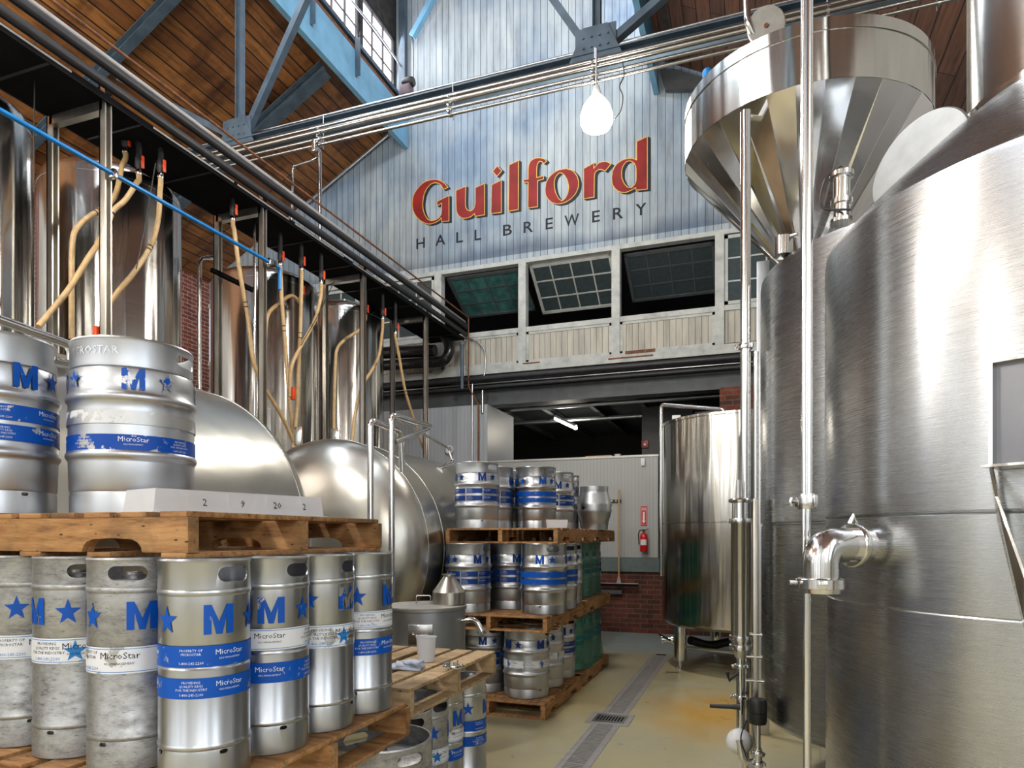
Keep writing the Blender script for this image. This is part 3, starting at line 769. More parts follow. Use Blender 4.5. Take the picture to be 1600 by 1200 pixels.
# kettle with cone hat behind the pale pallet
kx, ky = -2.13, 4.20
kt = empty('brew_kettle', (kx, ky, 0), math.atan2(-ky, -kx))
lathe('kettle_body', [(0, .12), (.255, .12), (.27, .15), (.27, 1.00), (.278, 1.005), (.278, 1.02), (0, 1.02)], steel('grey_kettle_steel', (.36, .385, .42), .42, (2, 2, 60), .1), kt, 64, sharp=.35)
for k in range(3):
    a = 2 * PI * k / 3; tube('leg', [(.2 * math.cos(a), .2 * math.sin(a), 0), (.2 * math.cos(a), .2 * math.sin(a), .13)], .02, 'pipe', kt)
lathe('lid', [(0, 1.021), (.280, 1.021), (.280, 1.030), (.20, 1.038), (0, 1.042)], 'greymat', kt, 64, sharp=.35)
tube('lid_handle', fillet([(.08, -.065, 1.038), (.08, -.065, 1.10), (.08, .03, 1.10), (.08, .03, 1.038)], .014), .0045, 'pipe', kt, 8)
box('side_handle_plate', (.250, -.115, .80), (.276, .045, .93), 'pipe_dull', kt, .005)
tube('side_handle', fillet([(.276, -.085, .875), (.305, -.085, .866), (.305, .015, .866), (.276, .015, .875)], .012), .005, 'pipe', kt, 8)
lathe('cone_hat', [(.114, 1.034), (.112, 1.115), (.110, 1.120), (.036, 1.222), (.036, 1.228), (.046, 1.230), (.046, 1.238), (0, 1.238)], 'horiz', kt, 48, origin=(.03, .155, .004), sharp=.3)
tube('spout', fillet([(.12, .24, .93), (.15, .33, .945), (.17, .37, .86)], .05), .020, 'pipe', kt)
lathe('spout_flange', [(0, 0), (.030, 0), (.030, .008), (0, .008)], 'pipe', kt, 24, origin=(.17, .37, .852))
tag(kt, 'grey steel kettle with lid handle and cone hat behind the pale pallet', 'kettle')

# ------------------------------------------------------------------ horizontal tanks
def horiz_tank(name, xc, zc, R, y0, y1, label, heads=(.34, .34), group='horizontal dish-ended tanks'):
    root = empty(name, (xc, (y0 + y1) / 2, 0)); hy = (y1 - y0) / 2
    rot = Matrix.Rotation(-PI / 2, 4, 'X')       # local z -> +y
    def dish(d, s):
        p = [(R, 0)]
        for k in range(1, 15):
            a = PI / 2 * k / 14; p.append((R * math.cos(a) ** .75 if k < 14 else 0, s * d * R * math.sin(a)))
        return p
    bm = bmesh.new(); add_lathe(bm, [(R, -hy), (R, -hy * .33), (R, hy * .33), (R, hy)], 96, mtx=rot)
    o = finish(bm, 'shell', 'horiz', root, True, .7); o.location = (0, 0, zc)
    for s, h in ((-1, heads[0]), (1, heads[1])):
        bm = bmesh.new(); add_lathe(bm, dish(h, s), 96, mtx=rot); o = finish(bm, 'dished_head', 'horiz', root, True, 1.2); o.location = (0, s * hy, zc)
    for yy in (-hy, -hy + .30, hy):
        bm = bmesh.new(); add_lathe(bm, [(R - .002, -.006), (R + .003, -.004), (R + .003, .004), (R - .002, .006)], 96, True, mtx=rot)
        o = finish(bm, 'weld_band', 'horiz', root, True); o.location = (0, yy, zc)
    for yy in (-hy + .3, hy - .3):
        for s in (-1, 1):
            tube('leg', [(s * .55, yy, 0), (s * .55, yy, zc - math.sqrt(R * R - .55 ** 2) + .03)], .05, 'pipe', root)
    return root, hy
h1, hy = horiz_tank('horizontal_tank', -3.58, 1.46, 1.0, .6, 3.48, '')
tag(h1, 'nearer horizontal steel tank behind the big pale kegs', 'tank', 'horizontal dish-ended tanks')
h2, hy2 = horiz_tank('horizontal_tank', -3.55, 1.38, .98, 5.12, 9.2, '', (.40, .30))
tag(h2, 'farther horizontal steel tank with its dished end facing the ladder rails', 'tank', 'horizontal dish-ended tanks')
def to_local(root, p): return Vector(p) - root.location
# lifting lugs
for px, py, Yv, root, X in ((520, 680, 5.22, h2, -3.55), (484, 715, 4.95, h2, -3.75)):
    w = Vector((X, Yv, 2.37 - abs(X + 3.55) * .08)); p = to_local(root, w)
    bm = bmesh.new(); add_box(bm, (-.04, -.008, -.06), (.04, .008, .10), .006); o = finish(bm, 'lifting_lug', 'pipe', root, True, .6); o.location = p
# vent pipes with sampling valves on the tanks
def vent(root, pts, disc, label):
    pts = [to_local(root, p) for p in pts]; o = tube('vent_pipe', fillet(pts, .05), .016, 'pipe', root, 12)
    e = pts[-1]; d = (pts[-1] - pts[-2]).normalized()
    q = d.to_track_quat('Z', 'Y').to_matrix().to_4x4()
    bm = bmesh.new(); add_lathe(bm, [(0, 0), (.03, 0), (.03, .02), (.018, .02), (.018, .06), (.03, .06), (.034, .07), (.02, .08), (0, .08)], 20, mtx=q); add_tube(bm, [(-.05, 0, .03), (.05, 0, .03)], .008, 8)
    v = finish(bm, 'relief_valve', 'pipe', root, True, .6); v.location = e
    bm = bmesh.new(); add_lathe(bm, [(0, 0), (disc, 0), (disc, .006), (0, .006)], 28, mtx=q); w = finish(bm, 'flange_disc', 'pipe', root, True, .6); w.location = e + d * .09
vent(h1, [at(250, 585, X=-3.45), at(335, 622, X=-3.30), at(345, 632, X=-3.22), at(330, 652, X=-3.15)], .045, '')
vent(h2, [at(617, 652, X=-3.30), at(700, 700, X=-3.1), at(708, 722, X=-3.05), at(697, 726, X=-3.02), at(688, 735, X=-2.98)], .05, '')
# walkway rails on the nearer tank (left edge) and ladder rails in front of the farther one
lr = empty('tank_guard_rail', (-3.2, 1.6, 0))
r0 = at(-60, 478, X=-3.0); r1 = at(112, 540, X=-3.0); r2 = at(114, 600, X=-3.0)
tube('top_rail', [v - lr.location for v in fillet([r0, r1, Vector((r1.x, r1.y, 2.30))], .06)], .021, 'pipe', lr)
r0 = at(-60, 525, X=-2.99); r1 = at(108, 568, X=-2.99)
tube('mid_rail', [v - lr.location for v in (r0, r1)], .016, 'pipe', lr)
tag(lr, 'steel guard rail running over the nearer horizontal tank', 'railing')
def hoop(name, label, px0, pxt, Xv, Yv, ztop, reach):
    root = empty(name, (Xv, Yv, 0))
    tube('upright', fillet([(0, 0, 0), (0, 0, ztop), (reach[0], reach[1], ztop + reach[2]), (reach[0], reach[1], ztop + reach[2] - .25)], .06), .021, 'pipe', root, 14)
    return root
pA = at(579, 700, Y=4.42); pB = at(612, 700, Y=4.55)
lad = empty('ladder_rail', (pA.x, pA.y, 0)); zt = at(579, 656, Y=4.42).z
tube('upright', fillet([(0, 0, 0), (0, 0, zt), (.02, .42, zt - .03), (.02, .45, zt - .35)], .06), .024, 'pipe', lad, 14)
tag(lad, 'left steel ladder rail with bent top in front of the dished tank end', 'ladder rail', 'ladder rails by the dished tank end')
lad = empty('ladder_rail', (pB.x, pB.y, 0)); zt = at(612, 648, Y=4.55).z
tube('upright', fillet([(0, 0, 0), (0, 0, zt), (.02, .60, zt)], .06), .024, 'pipe', lad, 14)
tube('cross_brace', [(.02, .58, zt - .02), (.0, .06, zt - .20)], .018, 'pipe', lad, 10)
for k in range(4): tube('rung', [(0, 0, .35 + .3 * k), (pA.x - pB.x, pA.y - pB.y, .35 + .3 * k)], .014, 'pipe', lad, 10)
tag(lad, 'right steel ladder rail with long bent top and brace, by the dished tank end', 'ladder rail', 'ladder rails by the dished tank end')

# ------------------------------------------------------------------ fermenters behind the pipe rack
def fermenter(x, y, r, z1, label):
    root = empty('fermenter_tank', (x, y, 0)); z0 = 1.0
    prof = [(r, z0), (r, z1)]
    for k in range(1, 9):
        a = PI / 2 * k / 8; prof.append((r * math.cos(a) ** .6 if k < 8 else .0, z1 + .16 * math.sin(a)))
    lathe('shell', prof, 'fermenter', root, 96, sharp=.8)
    lathe('bottom_cone', [(r, z0), (.06, .45), (.06, .35), (0, .35)], 'fermenter', root, 64)
    for z in (z0 + .02, z1 - .05, (z0 + z1) / 2 + .2): lathe('weld_band', [(r - .001, z - .004), (r + .002, z - .002), (r + .002, z + .002), (r - .001, z + .004)], 'fermenter', root, 96, True)
    for k in range(4):
        a = PI / 4 + PI / 2 * k; tube('leg', [((r - .06) * math.cos(a), (r - .06) * math.sin(a), 0), ((r - .06) * math.cos(a), (r - .06) * math.sin(a), z0 + .02)], .045, 'pipe', root)
    lathe('top_port', [(0, z1 + .13), (.05, z1 + .13), (.05, z1 + .24), (.075, z1 + .24), (.075, z1 + .26), (0, z1 + .26)], 'pipe', root, 24)
    return tag(root, label, 'tank', 'tall fermenters behind the pipe rack')
fermenter(-5.85, 3.40, .60, 4.72, 'tall steel fermenter cut by the left edge of the photo')
fermenter(-5.80, 4.84, .60, 4.75, 'tall steel fermenter behind the first pair of rack posts')
fermenter(-5.86, 7.08, .64, 4.62, 'tall steel fermenter seen between the second and third rack posts')
fermenter(-5.70, 8.62, .56, 4.72, 'farthest tall fermenter, nearest the white gable wall')

# ------------------------------------------------------------------ pipe rack
XR, XL = -4.64, -5.20
sc = XR / -4.2
PY = [3.454 * sc, 5.032 * sc, 6.705 * sc, 8.267 * sc]
rk = empty('pipe_rack', (XR, 6.0, 0))
def RL(x, y, z): return (x - XR, y - 6.0, z)
for y in [PY[0] - 1.75] + PY:
    for x in (XR, XL):
        bm = bmesh.new(); lo = RL(x - .03, y - .03, 0); hi = RL(x + .03, y + .03, 4.95 if x == XR else 4.79)
        for a, b_ in (((lo[0], lo[1], 0), (lo[0] + .012, hi[1], hi[2])), ((lo[0], lo[1], 0), (hi[0], lo[1] + .012, hi[2])), ((lo[0] + .012, hi[1] - .012, 0), (hi[0], hi[1], hi[2]))): add_box(bm, a, b_)
        finish(bm, 'post', 'rackpost', rk)
    box('cross_bar', RL(XL, y - .03, 4.72), RL(XR, y + .03, 4.79), 'rackpost', rk)
ye = 10.45
box('tray_plate', RL(XL - .02, -1, 4.79), RL(XR + .04, ye, 4.815), 'deck', rk)
for x in (XL + .06, XL + .2, XL + .34, XL + .48):
    bm = bmesh.new(); add_tube(bm, [RL(x, -1, 4.865), RL(x, ye, 4.865)], .045, 10); finish(bm, 'insulated_line', 'insul', rk, True, .9)
box('edge_lip', RL(XR + .04, -1, 4.77), RL(XR + .05, ye, 4.825), 'deck', rk)
for a, b_ in ((-1, 2.2), (2.35, 3.5), (4.2, 5.1), (5.15, 5.9), (6.0, 6.9), (7.1, 7.9)):
    box('channel_strip', RL(XR + .052, a, 4.80), RL(XR + .058, b_, 4.815), 'tray', rk)
for y in [-.4 + .75 * k for k in range(15)]:
    box('strap', RL(XL, y, 4.782), RL(XR + .05, y + .02, 4.789), 'insul', rk)
tag(rk, 'long steel pipe rack on paired posts carrying a black tray', 'pipe rack')
def ln(name, x, z, r, mat, label, y0=-1, y1=10.5, cat='pipe', end=None, seg=12, grp='lines along the rack'):
    pts = [(x, y0, z), (x, y1, z)] if not end else end
    o = tube(name, pts, r, mat, None, seg); return tag(o, label, cat, grp)
ln('insulated_pipe', XR + .07, 4.885, .038, 'insul', 'lower black insulated pipe on the outer edge of the rack')
ln('insulated_pipe', XR + .08, 5.02, .038, 'insul', 'upper black insulated pipe above the rack posts')
o = box('cable_tray', (XR - .02, -1, 5.085), (XR + .06, 10.5, 5.115), 'tray'); tag(o, 'slim grey tray on top of the rack pipes', 'tray')
ln('conduit', XR + .17, 5.25, .012, 'rust', 'thin rusty pipe above the rack reaching the gable wall', end=fillet([(XR + .12, -1, 5.16), (XR + .12, 10.47, 5.16), (XR + .12, 10.47, 4.0), (XR + .30, 10.47, 3.70), (XR + .30, 10.47, 2.2)], .05))
ba = at(0, 172, X=XR + .08); bb = at(425, 412, X=XR + .08); zb = (ba.z + bb.z) / 2
o = empty('blue_air_pipe', (XR + .08, 0, zb))
tube('pipe_run', [(0, -.5, 0), (0, bb.y, 0)], .017, 'bluepipe', o, 12)
tube('drop_leg', fillet([(0, bb.y, 0), (0, bb.y + .12, 0), (0, bb.y + .12, -.22)], .03), .017, 'bluepipe', o, 12)
for y in PY[:2]: box('pipe_clip', (-.03, y - .02, -.03), (.03, y + .02, .035), 'pipe', o, .004)
box('end_fitting', (-.035, bb.y - .03, -.03), (.035, bb.y + .03, .03), 'dark', o, .006)
tag(o, 'bright blue air pipe clipped across the rack posts', 'pipe')
# black U-bend at the gable end
ub = empty('black_return_pipe', (XR, 10.3, 4.0))
def UL(p): return p - ub.location
tube('upper_run', [UL(at(590, 552, Y=10.25)), UL(at(680, 548, Y=10.25))], .10, 'blackgloss', ub, 20)
tube('return_bend', [UL(v) for v in smoothpath([at(656, 500, Y=10.1), at(680, 510, Y=10.15), at(697, 528, Y=10.2), at(702, 547, Y=10.2), at(695, 562, Y=10.2), at(680, 566, Y=10.25), at(660, 567, Y=10.25), at(590, 572, Y=10.25)], 6)], .085, 'blackgloss', ub, 20)
tag(ub, 'glossy black return pipe bend by the gable wall', 'pipe')

# valves with orange levers, and hoses
hv = []
def valve_hose(px, py, xv, path, label, rad=.021, lev=1):
    top = at(px, py, X=xv); root = empty('valve_hose', top)
    lathe('valve_body', [(0, -.05), (.020, -.05), (.024, -.03), (.030, -.02), (.030, .05), (.024, .06), (.022, 4.79 - top.z), (0, 4.79 - top.z)], 'insul', root, 16)
    lathe('hose_clamp', [(0, -.09), (.024, -.09), (.026, -.08), (.026, -.055), (.022, -.05), (0, -.05)], 'pipe', root, 16)
    bm = bmesh.new(); add_box(bm, (.033, -.012, -.045), (.048, .016, .06), .006); add_box(bm, (.02, -.01, -.005), (.04, .01, .015)); finish(bm, 'lever', 'orange', root, True, .7)
    pts = [Vector((0, 0, -.08)), Vector((0, 0, -.14))] + [at(a, b_, X=x) - root.location for a, b_, x in path]
    hose = tube('hose', smoothpath(pts, 8), rad, 'hose', root, 14)
    n = len(pts); q = smoothpath(pts, 8); i = len(q) // 2
    bm = bmesh.new()
    for s in (0, 1): add_tube(bm, [q[i + s * 1], q[i + s * 1] + (q[i + 1] - q[i]).normalized() * .008], rad + .003, 14)
    finish(bm, 'cable_tie', 'dark', hose, True)
    return tag(root, label, 'hose', 'tan hoses hanging from the rack')
valve_hose(196, 222, -4.95, [(190, 262, -4.95), (182, 300, -4.95), (168, 320, -5.0), (138, 340, -5.0), (118, 360, -5.0), (113, 385, -5.0), (112, 430, -5.0), (112, 530, -5.0)], 'tan hose curling left from the first orange valve')
valve_hose(217, 256, -4.85, [(214, 285, -4.85), (196, 312, -4.85), (178, 328, -4.85), (172, 340, -4.85), (155, 378, -4.85), (140, 400, -4.85), (105, 455, -4.9), (60, 510, -4.9)], 'tan hose running down-left across the first fermenters')
valve_hose(251, 262, -4.75, [(250, 300, -4.75), (247, 345, -4.75), (235, 385, -4.75), (210, 425, -4.75), (185, 455, -4.8), (168, 480, -4.85), (160, 500, -4.9)], 'tan hose with black ties curving before the second fermenter')
valve_hose(364, 330, -4.80, [(366, 360, -4.8), (371, 400, -4.8), (378, 445, -4.8), (388, 500, -4.8), (395, 560, -4.8), (410, 600, -4.8), (440, 650, -4.8), (458, 690, -4.8)], 'tan hose dropping beside the second pair of posts')
valve_hose(438, 402, -4.85, [(439, 440, -4.85), (441, 480, -4.85), (446, 540, -4.85), (450, 600, -4.85), (456, 660, -4.85), (460, 700, -4.85)], 'straight tan hose with leftmost valve of the middle three')
valve_hose(471, 410, -4.80, [(471, 450, -4.8), (469, 520, -4.8), (466, 580, -4.8), (464, 640, -4.8), (458, 700, -4.8)], 'straight tan hose with centre valve of the middle three')
valve_hose(502, 432, -4.75, [(501, 465, -4.75), (494, 495, -4.75), (482, 520, -4.75), (468, 545, -4.75), (455, 575, -4.75), (453, 620, -4.75)], 'curved tan hose with rightmost valve of the middle three')
valve_hose(571, 484, -4.90, [(570, 500, -4.9), (562, 515, -4.9), (540, 530, -4.95), (527, 545, -4.95), (524, 570, -4.95), (522, 640, -4.95), (522, 690, -4.95)], 'tan hose bending left before the farthest fermenter')
valve_hose(598, 489, -4.75, [(597, 520, -4.75), (592, 555, -4.75), (580, 580, -4.75), (568, 600, -4.75), (556, 640, -4.75), (550, 690, -4.75)], 'tan hose sweeping down in front of the farthest fermenter')
valve_hose(618, 512, -4.75, [(624, 560, -4.75), (633, 610, -4.75), (645, 650, -4.75), (658, 690, -4.75), (666, 712, -4.75)], 'tan hose leaning right at the far end of the rack')
valve_hose(470, 455, -5.1, [(455, 462, -5.1), (435, 475, -5.1), (420, 490, -5.1), (415, 520, -5.1), (414, 600, -5.1)], 'tan hose curling left behind the middle valves')
# bracketed gauge on a post
for px, py, l in ((458, 612, 'orange tagged gauge on a post by the middle hoses'), (151, 520, 'orange clip at the foot of the first rack post')):
    p = at(px, py, X=-4.72); o = box('tag_clip', p - Vector((.02, .02, .09)), p + Vector((.02, .02, .05)), 'orange', None, .004); tag(o, l, 'clip')
# thin hanging cables
for k, (a, b_) in enumerate((((55, 45, -4.9), (52, 300, -4.9)), ((243, 255, -4.7), (213, 420, -4.7)), ((522, 440, -4.7), (470, 540, -4.7)))):
    p, q = at(a[0], a[1], X=a[2]), at(b_[0], b_[1], X=b_[2]); m_ = (p + q) / 2 + Vector((0, 0, -.03))
    o = tube('cable', smoothpath([p, m_, q], 6), .005, 'dark', None, 6); tag(o, ('thin black cable hanging at the left end of the rack', 'thin black cable hanging by the second fermenter', 'thin black cable under the middle valves')[k], 'cable')
rz_ = [((345, 402, -5.3), (316, 403, -5.3), (312, 410, -5.3), (312, 660, -5.3), .021, 'hook-topped steel riser pipe left of the second rack posts'), ((398, 330, -4.9), (398, 500, -4.9), (398, 700, -4.9), None, .014, 'slim steel riser between the second pair of rack posts')]
for a_, b_, c_, d_, r_, l in rz_:
    o = tube('riser_pipe', fillet([at(q[0], q[1], X=q[2]) for q in (a_, b_, c_, d_) if q], .05), r_, 'pipe', None, 12); tag(o, l, 'pipe')
# small dark bracket platform left of posts
pb = at(365, 437, X=-5.1)
o = box('bracket_shelf', pb - Vector((.02, .30, .03)), pb + Vector((.02, .30, .01)), 'deck'); tag(o, 'short black bracket between the second pair of rack posts', 'bracket')

# ------------------------------------------------------------------ right-hand tanks
# nearest kettle A: flat-sided rounded plan
dr = Vector((.756, -.655)); inn = Vector((.655, .756))
Cc = Vector((.985, 2.55)); SEMI = .755
def plan(t, s=1., n_=2):
    return Cc + dr * (math.cos(t) * SEMI * s) + inn * (math.sin(t) * SEMI * s)
def onA(px, py, off=0.):
    """point where the sight line meets the kettle jacket"""
    a = at(px, py, d=1.0); k = Vector((a.x, a.y)); q = k.dot(k); bb = k.dot(Cc); rr = SEMI + off
    t = (bb - math.sqrt(max(0, bb * bb - q * (Cc.dot(Cc) - rr * rr)))) / q
    return at(px, py, d=t)
SEG = 160
def loftring(bm, fn, z): return [bm.verts.new((*fn(2 * PI * i / SEG), z)) for i in range(SEG)]
def bridge(bm, a, b_):
    for i in range(len(a)): bm.faces.new((a[i], a[(i + 1) % len(a)], b_[(i + 1) % len(a)], b_[i]))
ka = empty('brew_kettle_tank', (Cc.x, Cc.y, 0))
def KA(o): o.location = -ka.location; return o
ZA = 2.45; zs1, zs2 = 1.56, 1.30
bm = bmesh.new(); prev = None
for z, s in ((.35, 1.0), (zs2 - .004, 1.0), (zs2, .997), (zs2 + .004, 1.0), (zs1 - .006, 1.0), (zs1, .993), (zs1 + .006, 1.004), (ZA - .03, 1.004), (ZA - .01, 1.0), (ZA, .985)):
    r_ = loftring(bm, lambda t: plan(t, s), z)
    if prev: bridge(bm, prev, r_)
    prev = r_
KA(finish(bm, 'jacket', 'tank_near', ka, True, .5))
Sc = Cc.copy(); SR = .335
bm = bmesh.new(); prev = None
for k in range(9):
    t = k / 8; z = ZA - .002 + .36 * (t ** .9)
    def fn(a, t=t):
        p = plan(a, .985); c = Sc + (dr * math.cos(a) + inn * math.sin(a)) * (SR + .02); return p.lerp(c, t)
    r_ = loftring(bm, fn, z)
    if prev: bridge(bm, prev, r_)
    prev = r_
KA(finish(bm, 'domed_lid', 'tank_near', ka, True, .8))
lathe('flue_collar', [(SR + .022, ZA + .33), (SR + .026, ZA + .35), (SR + .026, ZA + .375), (SR + .004, ZA + .375), (SR + .004, ZA + .33)], 'tank', ka, 96, True, origin=(Sc.x - Cc.x, Sc.y - Cc.y, 0))
lathe('steam_flue', [(SR, ZA + .30), (SR, ZA + .384), (SR - .006, ZA + .387), (SR, ZA + .39), (SR, 6.2)], 'tank', ka, 128, origin=(Sc.x - Cc.x, Sc.y - Cc.y, 0))
for k in range(4):
    q = plan(2 * PI * (k + .5) / 4, .8); tube('leg', [(q.x - Cc.x, q.y - Cc.y, 0), (q.x - Cc.x, q.y - Cc.y, .36)], .05, 'pipe', ka)
# open hatch disc on the lid
hp = at(1438, 258, d=2.22); bm = bmesh.new()
nrm = Vector((-.80, -.75, .15)).normalized(); q = nrm.to_track_quat('Z', 'Y').to_matrix().to_4x4()
add_lathe(bm, [(0, 0), (.165, 0), (.17, .006), (.165, .012), (0, .014)], 64, mtx=q); o = finish(bm, 'open_hatch_lid', 'hatch', ka, True, .6); o.location = hp - ka.location
tube('hatch_arm', [v - ka.location for v in smoothpath([hp + Vector((.06, .02, -.10)), at(1478, 235, d=2.1), at(1492, 205, d=2.08)], 5)], .006, 'dark', ka, 8)
# sight/spray port on the rim
sp0 = at(1315, 335, d=2.26)
pr = lathe('spray_port', [(0, 0), (.036, 0), (.036, .012), (.026, .014), (.026, .06), (.034, .062), (.034, .078), (.026, .08), (.026, .15), (.038, .152), (.038, .166), (.02, .17), (.008, .185), (0, .186)], 'pipe', ka, 32); pr.location = sp0 - ka.location + Vector((0, 0, -.03))
tube('sensor_cable', [v - ka.location for v in smoothpath([sp0 + Vector((0, 0, .16)), sp0 + Vector((-.05, -.01, .12)), sp0 + Vector((-.06, -.01, .03)), sp0 + Vector((.02, -.05, -.01))], 6)], .0035, 'dark', ka, 8)
# outlet elbow
e0 = onA(1364, 852, -.02); e1 = e0 + Vector((-.52, -.85, 0)).normalized() * .075; e2 = e0 + Vector((-.6, -.8, 0)).normalized() * .2; nd = Vector((-.80, -.60, 0)).normalized(); e1 = e0 + nd * .065; e2 = e1 + nd * .120; e3 = e2 + Vector((0, 0, -.09)); e4 = e2 + Vector((0, 0, -.105))
el = tube('outlet_elbow', fillet([e0 - ka.location, e1 - ka.location, e2 - ka.location, e4 - ka.location], .10, 14), .050, 'pipe', ka, 40)
bm = bmesh.new(); q = (-nd).to_track_quat('Z', 'Y').to_matrix().to_4x4()
add_lathe(bm, [(.050, -.012), (.061, -.012), (.065, -.006), (.065, .006), (.061, .012), (.050, .012)], 40, True, mtx=q); add_tube(bm, [q @ Vector((.0, .062, -.012)), q @ Vector((0, .085, 0)), q @ Vector((0, .062, .012))], .007, 8)
o = finish(bm, 'flange_clamp', 'pipe', el, True, .6); o.location = e1 - ka.location + nd * .008
bm = bmesh.new(); add_lathe(bm, [(.0, -.03), (.052, -.03), (.056, -.018), (.064, -.016), (.064, .010), (.058, .014), (.050, .014)], 40)
for a in (.5, 2.6, 4.7): add_box(bm, (.055, -.012, -.013), (.070, .012, .008), .002, Matrix.Rotation(a, 4, 'Z'))
add_tube(bm, [(-.064, -.02, 0), (-.085, -.03, .0)], .006, 8)
o = finish(bm, 'end_cap_clamp', 'pipe', el, True, .6); o.location = e4 - ka.location
tag(ka, 'nearest brushed steel kettle with outlet elbow and tall flue', 'tank')
# service opening with gutter on the kettle jacket
fa = onA(1553, 650); nx = (Vector((fa.x, fa.y, 0)) - Cc.to_3d()).normalized(); lx = Vector((-nx.y, nx.x, 0))
def surf(u, z, off=0): # u metres along the flat side from the fitting's left edge
    a = u / SEMI; n_ = nx * math.cos(a) + lx * math.sin(a)
    return n_ * (SEMI * 1.004 + off) + Vector((0, 0, z))
bm = bmesh.new(); zt, zbt = at(1553, 566, d=fa.dot(Vector((-SA, CA, 0)))).z, at(1553, 731, d=fa.dot(Vector((-SA, CA, 0)))).z
uu = [0, .01, .10, .20, .30]
def strip(u0, u1, z0, z1, off, th=.02):
    n = 6
    a = [surf(u0 + (u1 - u0) * i / n, z0, off) for i in range(n + 1)]; b_ = [surf(u0 + (u1 - u0) * i / n, z1, off) for i in range(n + 1)]
    av = [bm.verts.new(v) for v in a]; bv = [bm.verts.new(v) for v in b_]
    a2 = [bm.verts.new(v - nx * th) for v in a]; b2 = [bm.verts.new(v - nx * th) for v in b_]
    for i in range(n):
        bm.faces.new((av[i], av[i + 1], bv[i + 1], bv[i])); bm.faces.new((a2[i + 1], a2[i], b2[i], b2[i + 1]))
        bm.faces.new((av[i], a2[i], a2[i + 1], av[i + 1])); bm.faces.new((bv[i + 1], b2[i + 1], b2[i], bv[i]))
    bm.faces.new((av[0], bv[0], b2[0], a2[0])); bm.faces.new((bv[n], av[n], a2[n], b2[n]))
strip(0, .008, zbt, zt, .028, .04); strip(0, .34, zt - .008, zt, .028, .04); strip(0, .34, zbt, zbt + .006, .028, .04)
finish(bm, 'opening_frame', 'pipe', ka)
bm = bmesh.new(); strip(.008, .34, zbt + .006, zt - .008, .004, .01); finish(bm, 'recess_panel', 'recess', ka)  # panel lies on the jacket; the shade of a recess is in its darker steel
pl = [surf(.002, zbt - .003, .02), surf(.002, zbt - .003, .03), surf(.035, zbt - .075, .10), surf(.12, 1.30, .16), surf(.12, 1.15, .16), surf(.05, 1.36, .02), surf(.012, zbt - .13, .012)]
prism('gutter_plate', pl, lx * .006, 'tank', ka)
bm = bmesh.new(); add_box(bm, (0, 0, 0), (.3, .09, .006), 0, Matrix.Translation(surf(.01, zbt - .006, .10)) @ Matrix.Rotation(math.atan2(lx.y, lx.x), 4, 'Z')); finish(bm, 'gutter_shelf', 'tank', ka)
# tank B
Bc = Vector((.985, 4.45)); BR = .95
tbk = empty('mash_tank', (Bc.x, Bc.y, 0)); ZB = 3.02
lathe('jacket', [(BR - .03, .42), (BR, .45), (BR, 1.56), (BR - .008, 1.566), (BR - .008, 1.574), (BR + .004, 1.58), (BR + .004, ZB - .03), (BR, ZB)], 'tank_near', tbk, 160, sharp=.5)
pr = [(BR, ZB)] + [(BR * (1 - (k / 8)), ZB + .30 * math.sin(PI / 2 * k / 8)) for k in range(1, 9)]
lathe('domed_lid', pr, 'tank_near', tbk, 128)
lathe('bottom_plate', [(BR - .03, .42), (0, .38)], 'tank_near', tbk, 96)
for k in range(4):
    a = PI / 4 + PI / 2 * k; tube('leg', [(.75 * math.cos(a), .75 * math.sin(a), 0), (.75 * math.cos(a), .75 * math.sin(a), .43)], .05, 'pipe', tbk)
hb = at(1232, 385, d=3.6); 
o = tube('lid_handle', [v - tbk.location for v in fillet([at(1213, 395, d=3.75), at(1213, 376, d=3.75), at(1246, 366, d=3.65)], .03)], .012, 'pipe', tbk, 10)
lathe('lid_port', [(0, 0), (.05, 0), (.05, .10), (0, .10)], 'pipe', tbk, 24, origin=at(1224, 400, d=3.72) - tbk.location)
tag(tbk, 'round mash tank just left of the nearest kettle, with dark seam at mid-height', 'tank')
# vertical rods in front of the tanks
rp = at(1261, 838, d=2.05)
ro = empty('vertical_pipe', (rp.x, rp.y, 0))
tube('upper_run', [(0, 0, CH + .11), (0, 0, 5.2)], .0175, 'pipe', ro, 24)
tube('lower_run', [(0, 0, 0), (0, 0, CH + .11)], .0115, 'pipe', ro, 20)
tube('inner_run', [(-.010, -.016, CH - .14), (-.010, -.016, 5.2)], .006, 'pipe', ro, 12)
tri_clamp('pipe_clamp', .014, .045, 'pipe', ro, (0, 0, CH + .105), (0, 0, 2.3))
tag(ro, 'slim polished steel pipe standing in front of the nearest kettle, with a clamp', 'pipe')
